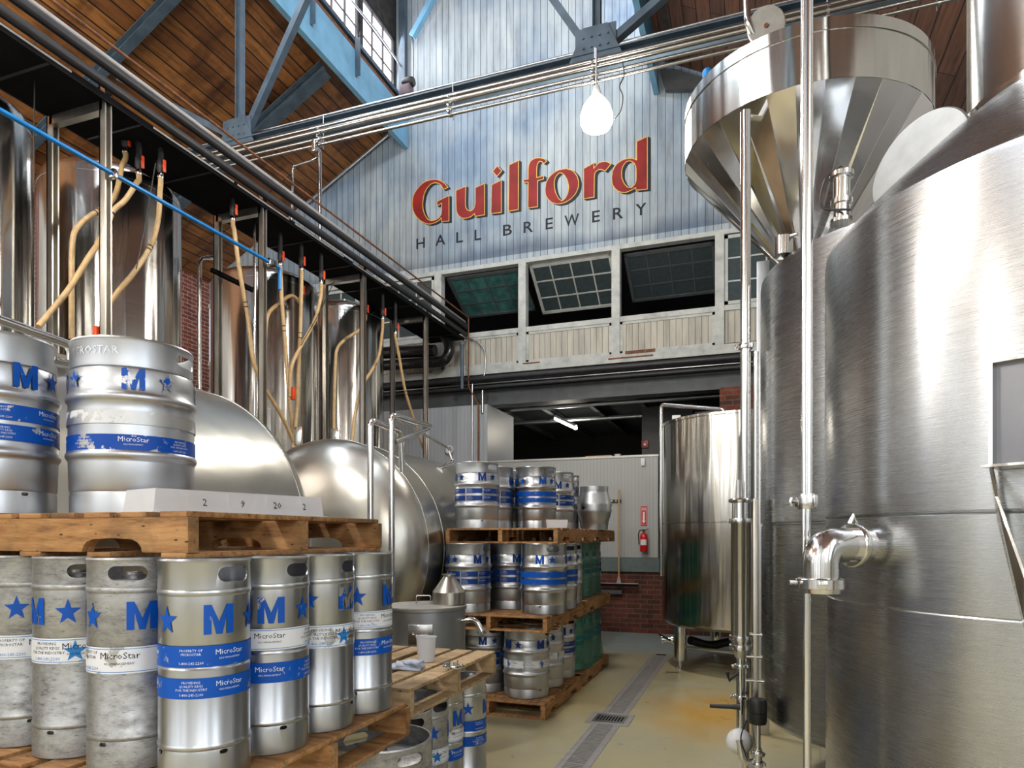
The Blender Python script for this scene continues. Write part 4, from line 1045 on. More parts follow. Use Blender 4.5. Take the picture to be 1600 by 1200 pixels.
# tank C, far right back
Ccx = Vector((-.152, 8.2)); CR = .88
tc = empty('serving_tank', (Ccx.x, Ccx.y, 0)); m_c = M['tank']
lathe('jacket', [(CR - .06, .50), (CR - .01, .53), (CR, .58), (CR, 1.64), (CR - .006, 1.645), (CR - .006, 1.65), (CR + .002, 1.655), (CR + .002, 2.76), (CR + .012, 2.765), (CR + .012, 2.79), (CR, 2.795)], 'tank', tc, 128, sharp=.5)
lathe('top_cap', [(CR, 2.795)] + [(CR * (1 - k / 6), 2.795 + .10 * math.sin(PI / 2 * k / 6)) for k in range(1, 7)], 'tank', tc, 96)
lathe('bottom_plate', [(CR - .06, .50), (.1, .40), (0, .40)], 'tank', tc, 96)
lp = at(1060, 1045, z=0)
for k in range(4):
    a = math.atan2(lp.y - Ccx.y, lp.x - Ccx.x) + PI / 2 * k; rr = .72
    lg = tube('leg', [(rr * math.cos(a), rr * math.sin(a), .10), (rr * math.cos(a), rr * math.sin(a), .56)], .07, 'pipe', tc, 24)
    lathe('foot', [(0, 0), (.06, 0), (.06, .012), (.025, .02), (.025, .11), (0, .11)], 'pipe', lg, 24, origin=(rr * math.cos(a), rr * math.sin(a), 0))
a0 = math.atan2(lp.y - Ccx.y, lp.x - Ccx.x)
tube('leg_brace', [(.72 * math.cos(a0), .72 * math.sin(a0), .25), (.72 * math.cos(a0 + PI / 2), .72 * math.sin(a0 + PI / 2), .25)], .02, 'pipe', tc)
tube('overflow_pipe', [v - tc.location for v in fillet([at(1033, 900, d=7.9), at(1033, 632, d=7.9), at(1131, 640, d=7.2), at(1133, 650, d=7.2)], .06)], .022, 'pipe', tc, 12)
box('lifting_lug', at(1053, 662, d=8.0) - tc.location - Vector((.02, .006, .02)), at(1061, 649, d=8.0) - tc.location + Vector((.02, .006, 0)), 'white', tc)
v0 = at(1050, 990, d=7.5)
lathe('outlet_valve', [(0, 0), (.05, 0), (.05, .02), (.03, .02), (.03, .10), (.05, .10), (.05, .12), (0, .12)], 'pipe', tc, 20, origin=(0, 0, 0), mtx=Matrix.Translation(at(1052, 1000, d=7.4) - tc.location) @ Matrix.Rotation(-PI / 2, 4, 'Y'))
tube('valve_lever', [at(1030, 991, d=7.35) - tc.location, at(1052, 1003, d=7.4) - tc.location], .012, 'dark', tc, 8)
for k, yy in enumerate((.13, .22)):
    pass
tag(tc, 'serving tank on legs at the back right, with bent overflow pipe', 'tank')
o = tube('floor_hose', smoothpath([at(1078, 1000, d=7.9), at(1110, 1008, d=8.0), at(1150, 1002, d=8.0), at(1200, 1010, d=8.0)], 6), .05, 'dark', None, 12)
tag(o, 'dark hose lying behind the legs of the serving tank', 'hose')

# grist hopper
Hc = Vector((.31, 5.2)); HR = .80
hp_ = empty('grist_hopper', (Hc.x, Hc.y, 0))
bm = bmesh.new(); nf = 96
add_lathe(bm, [(HR, 4.20), (HR, 4.49), (HR + .006, 4.492), (HR + .006, 4.50), (HR, 4.502), (HR, 4.57), (HR - .01, 4.575), (HR - .012, 4.57), (HR - .012, 4.20)], 128, True)
finish(bm, 'rim_band', 'tank', hp_, True, .5)
# the cone is rolled in flats
bm = bmesh.new(); n = 30; ra = []; rb = []
add_lathe(bm, [(HR - .001, 4.20), (.13, 3.40), (.13, 3.36)], n)
rj = random.Random(3); bm.verts.ensure_lookup_table()
for i in range(n):
    k_ = 1 + rj.uniform(-.16, .16); bm.verts[n + i].co.x *= k_; bm.verts[n + i].co.y *= k_
finish(bm, 'cone', 'cone', hp_, False)
lathe('outlet', [(.155, 3.42), (.155, 3.34), (.18, 3.34), (.18, 3.32), (.11, 3.32), (.11, 3.42)], 'pipe', hp_, 32, True)
for k, a in enumerate((.6, 2.2, 3.7, 5.3)):
    pass
tag(hp_, 'big conical grist hopper hanging high above the mash tank', 'hopper')
hs = empty('hopper_stand', (Hc.x, Hc.y, 0))
for px in ((1165, 4.05), ):
    p = at(px[0], 200, d=px[1]); q_ = p - Vector((Hc.x, Hc.y, 0))
    tube('leg', [(q_.x, q_.y, 1.55), (q_.x, q_.y, 4.03)], .030, 'pipe', hs, 20)
    tube('foot_run', [(q_.x, q_.y, 0), (q_.x, q_.y, 1.55)], .022, 'pipe', hs, 20)
    tube('bracket_arm', [(q_.x, q_.y, 4.0), (q_.x + .12, q_.y + .38, 4.18)], .018, 'pipe', hs)
    tri_clamp('pipe_clamp', .028, .03, 'pipe', hs, (q_.x, q_.y, 2.63), (0, 0, 2.6))
p = at(1199, 380, d=4.55); q_ = p - Vector((Hc.x, Hc.y, 0))
tag(hs, 'tall polished pipe column left of the mash tank, reaching up to the hopper', 'pipe column')
o = box('side_panel', (-.045, -.02, 0), (.045, .02, 3.58), 'white', None, .004); o.data.materials.clear(); o.data.materials.append(M['keg_satin'])
p = at(1201, 380, d=4.62); o.location = (p.x - .03, p.y + .55, 0); tag(o, 'pale steel box column between the hopper cone and the mash tank', 'column')
# flat post beside tank B
p = at(1190, 900, d=3.95); o = box('steel_post', (-.016, -.02, 0), (.012, .02, 1.72), 'rackpost', None, .002); o.location = (p.x - .03, p.y, 0); tag(o, 'flat steel post hugging the left side of the mash tank', 'post')
for k, (px, d_, z0, z1, r_) in enumerate(((1181, 4.05, .3, 2.6, .016), (1176, 4.12, .3, 1.6, .010))):
    p = at(px, 900, d=d_); o = tube('riser_pipe', [(p.x, p.y, z0 - .3), (p.x, p.y, z1)], r_, 'pipe', None, 14); tag(o, ('thin riser pipe left of the flat steel post, taller one', 'thinner short riser pipe beside the filter housing')[k], 'pipe')
# filter housing
fx = at(1157, 900, d=3.98); fh = empty('filter_housing', (fx.x, fx.y, 0))
lathe('canister', [(0, .79), (.030, .79), (.050, .84), (.054, .88), (.054, 1.58), (.058, 1.585), (0, 1.585)], 'tank', fh, 40)
for z in (1.59, .85, .905): lathe('clamp_ring', [(.050, z - .014), (.064, z - .014), (.066, z), (.064, z + .014), (.050, z + .014)], 'pipe', fh, 40, True)
lathe('head', [(0, 1.60), (.048, 1.60), (.048, 1.695), (.066, 1.70), (.068, 1.712), (.062, 1.72), (0, 1.722)], 'pipe', fh, 32)
tube('vent_stem', [(-.012, -.01, 1.72), (-.012, -.01, 1.83)], .011, 'pipe', fh, 12)
tube('drain_stub', [(0, 0, .80), (0, 0, .34)], .024, 'pipe', fh, 18)
for z in (.74, .56): tri_clamp('pipe_clamp', .024, .022, 'pipe', fh, (0, 0, z), (0, 0, 1 + z * 3))
tube('valve_lever', [(-.02, -.03, .70), (-.06, -.04, .66), (-.075, -.045, .71)], .010, 'dark', fh, 10)
bm = bmesh.new(); add_tube(bm, [(-.17, -.05, .505), (-.05, -.05, .510), (.0, -.05, .512)], .013, 10, radii=[.011, .014, .018]); finish(bm, 'butterfly_handle', 'dark', fh, True, .8)
for z, (x1) in ((.93, .12), (.80, .12), (.66, .13)): tube('side_arm', [(.03, 0, z), (x1, 0, z)], .011, 'pipe', fh, 10)
tag(fh, 'upright steel filter housing with clamps and black lever before the mash tank', 'filter')
pu = empty('valve_manifold', tuple(at(1184, 1100, d=3.85).xy) + (0,))
lathe('actuator', [(0, .44), (.045, .44), (.050, .46), (.050, .50), (.046, .502), (.050, .506), (.050, .56), (.042, .58), (0, .58)], 'dark', pu, 28)
tube('stem', [(0, 0, .44), (0, 0, .30)], .016, 'pipe', pu)
tri_clamp('pipe_clamp', .026, .024, 'pipe', pu, (0, 0, .27), (0, .2, 1.2)); tri_clamp('pipe_clamp', .026, .024, 'pipe', pu, (0, 0, .21), (0, .2, 2.6))
tube('crossover', fillet([(-.10, 0, .34), (-.08, 0, .22), (.02, .02, .20)], .03), .022, 'pipe', pu)
tube('outlet', fillet([(0, 0, .30), (0, 0, .16), (.09, -.28, .03)], .05), .024, 'pipe', pu, 18)
tube('drain', [(-.03, -.02, .20), (-.03, -.02, .0)], .013, 'galv', pu)
tube('wire', smoothpath([(-.06, -.03, .46), (-.09, -.05, .36), (-.06, -.06, .26)], 5), .004, 'dark', pu, 6)
bm = bmesh.new(); add_lathe(bm, [(0, -.075)] + [(.075 * math.sin(PI * k / 12), -.075 * math.cos(PI * k / 12)) for k in range(1, 12)] + [(0, .075)], 28); bl = finish(bm, 'float_ball', 'white', pu, True); bl.location = (-.10, .06, .31)
tag(pu, 'cluster of valves with black actuator and white ball near the floor', 'valve')

# ------------------------------------------------------------------ building shell
YW = 10.62; XWL, XWR = -10.15, 3.0; XC = -3.6; YB = -7.5
structure(box('floor', (XWL - .2, YB, -.1), (XWR + .2, 17, 0), 'floor'))
# floor drain
dr_ = empty('floor_drain', (-1.118, 6.5, 0))
bm = bmesh.new()
for a, b_ in (((-.111, -5.4, .001), (-.098, 2.28, .004)), ((.098, -5.4, .001), (.111, 2.28, .004)), ((-.070, -5.4, .001), (-.062, 2.28, .0045)), ((.062, -5.4, .001), (.070, 2.28, .0045))): add_box(bm, a, b_)
finish(bm, 'frame', 'tray', dr_)
box('channel', (-.098, -5.4, .0006), (.098, 2.28, .0012), 'deck', dr_)
bm = bmesh.new()
for s in (-1, 1): add_box(bm, (s * .097 if s < 0 else .070, -5.4, .0012), (-.070 if s < 0 else .097, 2.28, .003))
finish(bm, 'border_plate', 'tray', dr_)
for y in [-1.16 - .5 * k for k in range(1, 9)] + [-.80 + .5 * k for k in range(6)]:
    bm = bmesh.new()
    for k in range(16): add_box(bm, (-.060, y + .014 + k * .0304, .0018), (.060, y + .014 + k * .0304 + .017, .0046))
    add_box(bm, (-.062, y, .0018), (.062, y + .011, .0048)); finish(bm, 'grate', 'tray', dr_)
box('sump_frame', (-.175, -1.16, .001), (.175, -.80, .005), 'tray', dr_); box('sump_plate', (-.13, -1.11, .005), (.13, -.85, .0065), 'galv', dr_)
bm = bmesh.new()
for k in range(9): add_box(bm, (-.105 + k * .0245, -1.05, .0065), (-.105 + k * .0245 + .013, -.91, .0074))
finish(bm, 'sump_slots', 'deck', dr_)
tag(dr_, 'long slotted floor drain running down the aisle with a square sump', 'drain')
# gable wall with upper boards, window band and wainscot
def wallboard(name, poly, mat, y0, th=.12): return structure(prism(name, [Vector((x, y0, z)) for x, z in poly], (0, th, 0), mat))
zTop = 13.2
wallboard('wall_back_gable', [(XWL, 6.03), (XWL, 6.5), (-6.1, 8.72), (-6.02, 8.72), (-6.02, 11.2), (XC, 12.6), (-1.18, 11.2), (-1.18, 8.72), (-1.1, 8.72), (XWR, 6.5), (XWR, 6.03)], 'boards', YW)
wx = [-5.14, -3.61, -2.06, -.50]
pw = .13
# panels below the window band
structure(box('wall_back_wainscot', (XWL, YW, 4.38), (XWR, YW + .10, 4.86), 'boards_cream'))
structure(box('trim_1', (XWL, YW - .03, 4.86), (XWR, YW + .1, 4.94), 'trim'))
structure(box('trim_2', (XWL, YW - .03, 6.0), (XWR, YW + .1, 6.07), 'trim'))
structure(box('trim_3', (XWL, YW - .04, 4.22), (XWR, YW + .1, 4.36), 'trim'))
k = 4
for x in [wx[0] - 1.55 * 2, wx[0] - 1.55] + wx + [wx[3] + 1.55, wx[3] + 2.9]:
    structure(box('trim_%d' % k, (x - pw / 2, YW - .045, 4.30), (x + pw / 2, YW + .1, 6.03), 'trim')); k += 1
    for dx in (-.10, .10):
        pass
for (px, py, w_, h_) in ((1000, 549, .46, .05), (985, 558, .70, .022), (655, 583, .5, .02), (830, 567, .3, .02)):
    p_ = at(px, py, Y=YW - .045); structure(box('trim_%d' % k, (p_.x - w_ / 2, YW - .046, p_.z - h_ / 2), (p_.x + w_ / 2, YW - .03, p_.z + h_ / 2), 'rust')); k += 1
# panel mouldings in wainscot bays
for a, b_ in zip(wx[:-1], wx[1:]):
    bm = bmesh.new(); x0, x1 = a + pw / 2, b_ - pw / 2
    for lo, hi in (((x0, YW - .015, 4.36), (x0 + .04, YW, 4.86)), ((x1 - .04, YW - .015, 4.36), (x1, YW, 4.86)), ((x0, YW - .015, 4.82), (x1, YW, 4.86)), ((x0, YW - .015, 4.36), (x1, YW, 4.40))): add_box(bm, lo, hi)
    structure(finish(bm, 'trim_%d' % k, 'trim')); k += 1
# fixed sashes left and right
def sash(name, x0, x1, z0, z1, nx_, nz_, mat_glass, kindn, yy=YW, tilt=0, fmat='trim', ft=.05, mt=.022):
    root = empty(name, ((x0 + x1) / 2, yy, z1)); w = x1 - x0; h = z1 - z0
    bm = bmesh.new()
    for lo, hi in (((-w / 2, -.02, -h), (-w / 2 + ft, .02, 0)), ((w / 2 - ft, -.02, -h), (w / 2, .02, 0)), ((-w / 2, -.02, -ft), (w / 2, .02, 0)), ((-w / 2, -.02, -h), (w / 2, .02, -h + ft))): add_box(bm, lo, hi)
    for i in range(1, nx_): x = -w / 2 + w * i / nx_; add_box(bm, (x - mt / 2, -.012, -h), (x + mt / 2, .012, 0))
    for i in range(1, nz_): z = -h * i / nz_; add_box(bm, (-w / 2, -.012, z - mt / 2), (w / 2, .012, z + mt / 2))
    finish(bm, 'window_frame', fmat, root); box('window_glass', (-w / 2 + .01, -.003, -h + .01), (w / 2 - .01, .003, -.01), mat_glass, root)
    root.rotation_euler = (tilt, 0, 0); root['kind'] = 'structure'; return root
sash('window_1', -6.62, -5.22, 4.95, 5.98, 4, 3, 'glass_dark', 's')
sash('window_2', -.43, .45, 4.95, 5.98, 3, 3, 'glass_dark', 's')
sash('window_3', .52, .98, 4.95, 5.98, 2, 3, 'glass_dark', 's')
sash('window_4', -9.6, -6.75, 4.95, 5.98, 8, 3, 'glass_dark', 's')
# awning sashes swung up inside the three open bays
sash('window_5', -5.05, -3.70, 5.02, 5.98, 4, 3, 'glass_teal', 's', YW + .12, 1.12, 'beamgrey')
sash('window_6', -3.52, -2.15, 5.02, 5.98, 4, 3, 'glass_dark', 's', YW + .06, .95)
sash('window_7', -1.97, -.58, 5.02, 5.98, 4, 3, 'glass_dark', 's', YW + .16, 1.05, 'beamgrey')
# dark loft room behind the band
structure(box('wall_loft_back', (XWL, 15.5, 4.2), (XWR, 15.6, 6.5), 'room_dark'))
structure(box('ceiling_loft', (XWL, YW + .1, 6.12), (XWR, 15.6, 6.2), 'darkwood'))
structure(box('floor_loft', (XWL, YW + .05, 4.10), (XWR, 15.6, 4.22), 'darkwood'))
pk = planks('loft_brown_boards', ((.10, .045, .02), (.06, .03, .015)), (0, 2), .2, 3)[0]; M['loft'] = pk
structure(box('wall_loft_right', (-.9, 14.4, 4.2), (XWR, 14.5, 6.2), 'loft'))
structure(box('wall_loft_left', (-8, 14.9, 4.2), (-3.9, 15.0, 6.2), 'loft'))
# black pipes and big grey beam under the band
for k, (z, r_, mt, l) in enumerate(((4.13, .045, 'insul', 'upper black pipe under the white wainscot'), (3.99, .03, 'insul', 'middle black pipe under the white wainscot'), (4.06, .012, 'galv', 'thin conduit between the black pipes under the wainscot'))):
    o = tube('wall_pipe', [(XWL, YW - .12 + .04 * k, z), (XWR, YW - .12 + .04 * k, z)], r_, mt, None, 12); tag(o, l, 'pipe', 'pipes along the foot of the gable wall')
o = beam('trim_90', (XWL, YW + .12, 3.87), (XWR, YW + .12, 3.87), .26, .34, 'beamgrey', None, 'I', .03); structure(o)
# cold room boxes, ledge, brick base
structure(box('wall_cold_room_left', (-6.4, YW - .10, 1.17), (-4.2, YW + 1.2, 3.70), 'coldpanel2'))
structure(box('wall_cold_room_right', (-4.2, YW, 1.17), (-1.41, YW + 1.4, 2.74), 'coldpanel'))
structure(box('trim_91', (-4.2, YW - .015, 2.735), (-1.40, YW + .03, 2.765), 'tray'))
structure(box('trim_92', (-6.4, YW - .06, .95), (-1.0, YW + .05, 1.165), 'ledge'))
structure(box('wall_brick_base', (-7.5, YW - .02, 0), (XWR, YW + .2, .96), 'brick_back'))
structure(box('wall_back_left', (XWL, YW, 0), (-6.4, YW + .2, 3.7), 'concrete'))
structure(box('wall_pier_brick', (-.50, YW - .02, .9), (XWR, YW + .3, 3.72), 'brick_back'))
structure(box('wall_column_grey', (-1.86, YW + 1.3, 2.7), (-1.0, YW + 1.7, 3.75), 'concrete'))
structure(box('wall_right_of_cold_room', (-1.36, YW + .06, .96), (-.5, YW + .2, 2.6), 'beamgrey'))
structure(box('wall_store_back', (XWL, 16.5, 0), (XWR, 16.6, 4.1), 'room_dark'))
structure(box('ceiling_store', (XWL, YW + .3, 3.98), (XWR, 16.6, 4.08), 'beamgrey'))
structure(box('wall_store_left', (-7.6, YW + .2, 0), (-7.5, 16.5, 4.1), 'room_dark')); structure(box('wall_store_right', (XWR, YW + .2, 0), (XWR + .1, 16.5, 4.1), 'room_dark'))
for k, (y_, z_) in enumerate(((11.6, 3.80), (12.6, 3.72))):
    o = tube('store_pipe', [(-5, y_, z_), (1, y_, z_)], .04, 'galv', None, 12); tag(o, ('nearer pipe under the storeroom ceiling', 'farther pipe under the storeroom ceiling')[k], 'pipe', 'pipes under the storeroom ceiling')
for k in range(5):
    o = beam('trim_%d' % (93 + k), (-4.6 + k * .9, 11.2, 3.9), (-4.6 + k * .9, 16, 3.9), .08, .10, 'beamgrey', None, 'I', .012); structure(o)
tl = empty('strip_light', (0, 0, 0)); a_, b2_ = at(868, 654, Y=12.6), at(900, 669, Y=12.0)
tube('lit_tube', [a_, b2_], .032, 'tube', tl, 12); tube('housing', [a_ + Vector((0, 0, .04)), b2_ + Vector((0, 0, .04))], .03, 'white', tl, 8)
tag(tl, 'lit strip light hanging in the dark storeroom opening', 'light')
ld = bpy.data.lights.new('tube_light', 'POINT'); ld.energy = 25; ld.shadow_soft_size = .15; ld.color = (1, .9, .75); lo_ = bpy.data.objects.new('strip_light_glow', ld); COL.objects.link(lo_); lo_.location = (a_ + b2_) / 2 + Vector((0, 0, -.15)); lo_.parent = tl
# things on the cold room
o = box('cardboard_sheet', at(915, 717, Y=YW + .3), at(955, 712, Y=YW + .3) + Vector((0, .3, .01)), 'pole_wood'); tag(o, 'flat cardboard lying on top of the cold room', 'cardboard')
p = at(965, 716, Y=YW + .2); o = lathe('dish', [(0, 0), (.04, 0), (.055, .05), (.05, .05), (.036, .006), (0, .006)], 'white', None, 24); o.location = (p.x, p.y, 2.765); tag(o, 'small pale dish on top of the cold room', 'dish')
p = at(1005, 722, Y=YW - .01); o = box('wall_sensor', (p.x - .03, YW - .04, p.z - .06), (p.x + .03, YW - .001, p.z + .06), 'white', None, .006); tag(o, 'small white box near the top of the cold room panel', 'sensor')
# fire alarm on the grey column
fa_ = empty('fire_alarm', at(1008, 694, Y=YW + 1.28)); box('housing', (-.06, -.03, -.07), (.06, .0, .07), 'redbox', fa_, .006); lathe('strobe', [(0, 0), (.022, 0), (.015, .014), (0, .018)], 'white', fa_, 20, mtx=Matrix.Translation((0, -.03, -.01)) @ Matrix.Rotation(PI / 2, 4, 'X'))
tag(fa_, 'dark red fire alarm on the grey column behind the cold room', 'alarm')
# extinguisher sign
es = empty('extinguisher_sign', at(1006, 806, Y=YW - .004)); w_, h_ = .052, .15
box('plate', (-w_, -.004, -h_), (w_, .002, h_), 'red', es); box('border', (-w_ + .010, -.0052, -h_ + .014), (w_ - .010, -.0042, h_ - .014), 'paper', es)
box('panel', (-w_ + .014, -.0062, -h_ + .018), (w_ - .014, -.0053, h_ - .018), 'red', es)
bm = bmesh.new(); vs, fs = text_bm('FIRE', .034, 1, .0008)
for f_ in fs: bm.faces.new([bm.verts.new((vs[i].x, -.007, vs[i].y + .092)) for i in f_])
vs, fs = text_bm('EXTINGUISHER', .0125, 1)
for f_ in fs: bm.faces.new([bm.verts.new((vs[i].x * .85, -.007, vs[i].y + .074)) for i in f_])
add_flat(bm, [[(-.015, .060), (.015, .060), (.015, -.075), (-.015, -.075)], [(-.030, -.075), (.030, -.075), (0, -.118)]], lambda a, b_: Vector((a, -.007, b_)))
finish(bm, 'arrow_and_lettering', 'paper', es, recalc=False); tag(es, 'red sign with white down arrow above the fire extinguisher', 'sign')
# extinguisher
ex = empty('fire_extinguisher', at(1006, 862, Y=YW - .09)); ex.scale = (.92, .92, .92)
lathe('cylinder', [(0, 0), (.055, 0), (.062, .012), (.062, .25), (.056, .285), (.03, .31), (.02, .315), (.02, .33), (0, .33)], 'red', ex, 32)
bm = bmesh.new(); n = 20
for (a, b_) in ((.11, .205),):
    lo_v = [bm.verts.new((.0632 * math.cos(-PI / 2 - .9 + 1.8 * i / n), .0632 * math.sin(-PI / 2 - .9 + 1.8 * i / n), a)) for i in range(n + 1)]; hi_v = [bm.verts.new((v.co.x, v.co.y, b_)) for v in lo_v]
    for i in range(n): bm.faces.new((lo_v[i], lo_v[i + 1], hi_v[i + 1], hi_v[i]))
finish(bm, 'paper_label', 'paper', ex, True, recalc=False)
lathe('valve_head', [(0, .33), (.02, .33), (.022, .36), (.012, .375), (0, .375)], 'dark', ex, 16)
prism('handle', [Vector((0, -.01, .36)), Vector((.075, -.01, .385)), Vector((.08, -.01, .375)), Vector((.01, -.01, .345))], (0, .02, 0), 'dark', ex)
tube('hose', smoothpath([(-.01, 0, .36), (-.06, -.01, .355), (-.085, -.02, .30), (-.082, -.02, .2), (-.075, -.02, .12)], 6), .010, 'dark', ex, 10)
tag(ex, 'red fire extinguisher with white label hung on the cold room panel', 'extinguisher')
# squeegee on a wall holder
sq = empty('floor_squeegee', at(967, 915, Y=YW - .12)); ztop = at(967, 765, Y=YW - .12).z - sq.location.z
tube('handle', [(0, 0, .06), (0, 0, ztop)], .013, 'pole_wood', sq); box('blade', (-.30, -.02, -.01), (.30, .015, .035), 'deck', sq); box('blade_edge', (-.30, -.024, .030), (.30, .018, .040), 'tray', sq)
prism('socket', [Vector((-.035, -.01, .04)), Vector((.035, -.01, .04)), Vector((.015, -.01, .14)), Vector((-.015, -.01, .14))], (0, .02, 0), 'tray', sq)
tag(sq, 'long wooden-handled floor squeegee hung against the cold room wall', 'squeegee')
wh = empty('tool_holder', at(960, 783, Y=YW - .03)); box('rail', (-.13, 0, -.02), (.10, .03, .025), 'dark', wh); 
for x in (-.10, -.05, .02, .07): box('grip', (x, -.03, -.012), (x + .022, 0, .015), 'tray', wh)
tag(wh, 'black tool rail holding the squeegee handle', 'holder')
# brackets under ledge
o = box('brick_shelf', (-2.4, YW - .12, .60), (-1.95, YW, .66), 'beamgrey'); tag(o, 'dark ledge on the brick wall below the squeegee blade', 'ledge')
# exhaust cap and wall fittings by cold room left
p = at(703, 703, Y=YW - .13)
vf = empty('round_wall_vent', p); lathe('ring', [(.045, 0), (.072, 0), (.075, .02), (.07, .03), (.045, .03)], 'white', vf, 40, True, mtx=Matrix.Rotation(PI / 2, 4, 'X')); lathe('disc', [(0, .0), (.046, .0), (.046, .01), (0, .01)], 'coldpanel2', vf, 30, mtx=Matrix.Rotation(PI / 2, 4, 'X'))
tag(vf, 'small round white vent on the blue-grey panel wall', 'vent')
for k, (px, y0_, y1_) in enumerate(((738, 600, 740), (754, 610, 645))):
    a_, b_ = at(px, y0_, Y=YW - .14), at(px, y1_, Y=YW - .14); o = tube('wall_conduit', [a_, b_], .014 if k == 0 else .02, 'galv', None, 10); tag(o, ('galvanised conduit down the edge of the panel wall', 'short white-capped conduit end on the panel wall')[k], 'conduit')
cc = smoothpath([at(728, 528, Y=YW - .06), at(745, 534, Y=YW - .06), at(757, 548, Y=YW - .06), at(758, 575, Y=YW - .06), at(755, 592, Y=YW - .06)], 6); o = tube('looped_conduit', cc, .012, 'galv', None, 8); tag(o, 'thin conduit looping over the wainscot corner', 'conduit')
o = tube('blue_drop_pipe', [at(722, 538, Y=10.35), at(722, 608, Y=10.35)], .03, 'iron', None, 10); tag(o, 'blue-grey drop pipe at the rack end by the wainscot', 'pipe')

# side walls, back wall behind the camera, roofs
structure(box('wall_left', (XWL - .2, 5.2, 0), (XWL, YW, 6.55), 'brick_side')); structure(box('wall_left_front', (XWL - .2, YB, 0), (XWL, 5.2, 6.55), 'wall_pale'))
structure(box('wall_right', (XWR, YB, 0), (XWR + .2, YW, 6.55), 'wall_pale'))
structure(box('wall_front', (XWL, YB - .2, 0), (XWR, YB, 9), 'wall_pale'))
def roofslab(name, x0, z0, x1, z1, mat, th=.12):
    return structure(prism(name, [Vector((x0, YB, z0)), Vector((x1, YB, z1)), Vector((x1, YB, z1 + th)), Vector((x0, YB, z0 + th))], (0, YW - YB + .1, 0), mat))
roofslab('ceiling_left_aisle', XWL - .1, 6.45, -5.80, 8.838, 'roof'); roofslab('ceiling_right_aisle', XWR + .1, 6.45, -1.40, 8.838, 'roof_r')
roofslab('ceiling_nave_left', -6.2, 10.95, XC, 12.6, 'roof_r'); roofslab('ceiling_nave_right', -1.0, 10.95, XC, 12.6, 'roof_r')
# fascia beams, clerestory
for sx, nm in ((-1, 'left'), (1, 'right')):
    xf = XC + sx * 2.17; o = beam('trim_%s_fascia' % nm, (xf, YB, 8.60), (xf, YW - .02, 8.60), .08, .60, 'iron_light', None, 'U', .018, side=(sx, 0, 0)); structure(o)
    xb = XC + sx * 2.42
    structure(box('wall_%s_clerestory_low' % nm, (xb - .05, YB, 8.7), (xb + .05, YW, 9.35), 'darkwood')); structure(box('wall_%s_clerestory_top' % nm, (xb - .05, YB, 10.27), (xb + .05, YW, 11.25), 'darkwood'))
    structure(box('trim_%s_sill' % nm, (min(xf, xb - sx * .12), YB, 9.20), (max(xf, xb - sx * .12), YW, 9.23), 'rust')) if False else None
    structure(box('trim_%s_ledge' % nm, (xb - sx * .05 - .05, YB, 9.28), (xb - sx * .05 + .05, YW, 9.35), 'iron'))
    structure(box('trim_%s_brown' % nm, (xf + sx * .03 - .06, YB, 8.905), (xf + sx * .03 + .06, YW, 8.97), 'rust'))
    y0 = 10.56; wi = 0
    while y0 > YB + 1.2:
        root = empty('window_%d' % (20 + wi + (30 if sx > 0 else 0)), (xb, y0 - .5, 9.35)); root['kind'] = 'structure'
        bm = bmesh.new()
        for lo, hi in (((-.03, -.54, 0), (.03, -.49, .92)), ((-.03, .49, 0), (.03, .54, .92)), ((-.03, -.54, 0), (.03, .54, .04)), ((-.03, -.54, .88), (.03, .54, .92))): add_box(bm, lo, hi)
        for i in (1, 2): add_box(bm, (-.015, -.52 + 1.04 * i / 3 - .012, 0), (.015, -.52 + 1.04 * i / 3 + .012, .92)); add_box(bm, (-.012, -.52, .92 * i / 3 - .008), (.012, .52, .92 * i / 3 + .008))
        finish(bm, 'window_frame', 'beamgrey', root); box('pane', (sx * .02 - .002, -.5, .03), (sx * .02 + .002, .5, .89), 'sky_pane', root)
        structure(box('trim_%s_mullion_%d' % (nm, wi), (xb - .05, y0 + .035, 9.2), (xb + .05, y0 + .115, 10.3), 'darkwood'))
        y0 -= 1.15; wi += 1
# fascia brackets
for k, px in enumerate((490, 560)):
    p = at(px, 60 if k == 0 else 120, X=-5.69); o = beam('fascia_bracket', (p.x, p.y, 8.50), (p.x, p.y, 9.08), .09, .05, 'iron', None, 'L', .012); tag(o, ('nearer blue angle bracket on the light blue eaves beam', 'farther blue angle bracket on the light blue eaves beam')[k], 'bracket')
# rafters under the left and right aisle roofs, and the truss
def rafters(y, nm, lab, both=True):
    root = empty('roof_rafter', (XWL, y, 6.3)); bm = bmesh.new()
    beam('rafter', (0, 0, .05), (-6.08 - XWL, 0, 2.22), .20, .16, 'iron', root, 'I', .014, side=(0, 1, 0)); return tag(root, lab, 'rafter', 'blue rafters under the left roof')
rafters(8.67, 'a', 'blue-grey rafter under the left roof nearest the gable')
ts = empty('roof_truss', (XC, 6.5, 6.2))
def T(x, z, y=0): return (x - XC, y, z - 6.2)
bm_ = lambda nm, a, b_, w=.11, h=.11, sh='I': beam(nm, a, b_, w, h, 'iron', ts, sh, .012, side=(0, 1, 0))
bm_('bottom_chord', T(XWL, 6.12), T(XWR, 6.12), .16, .10)
bm_('upper_chord', T(XWL, 6.38), T(-6.08, 8.55), .13, .11); bm_('upper_chord', T(XWR, 6.38), T(-1.12, 8.55), .13, .11)
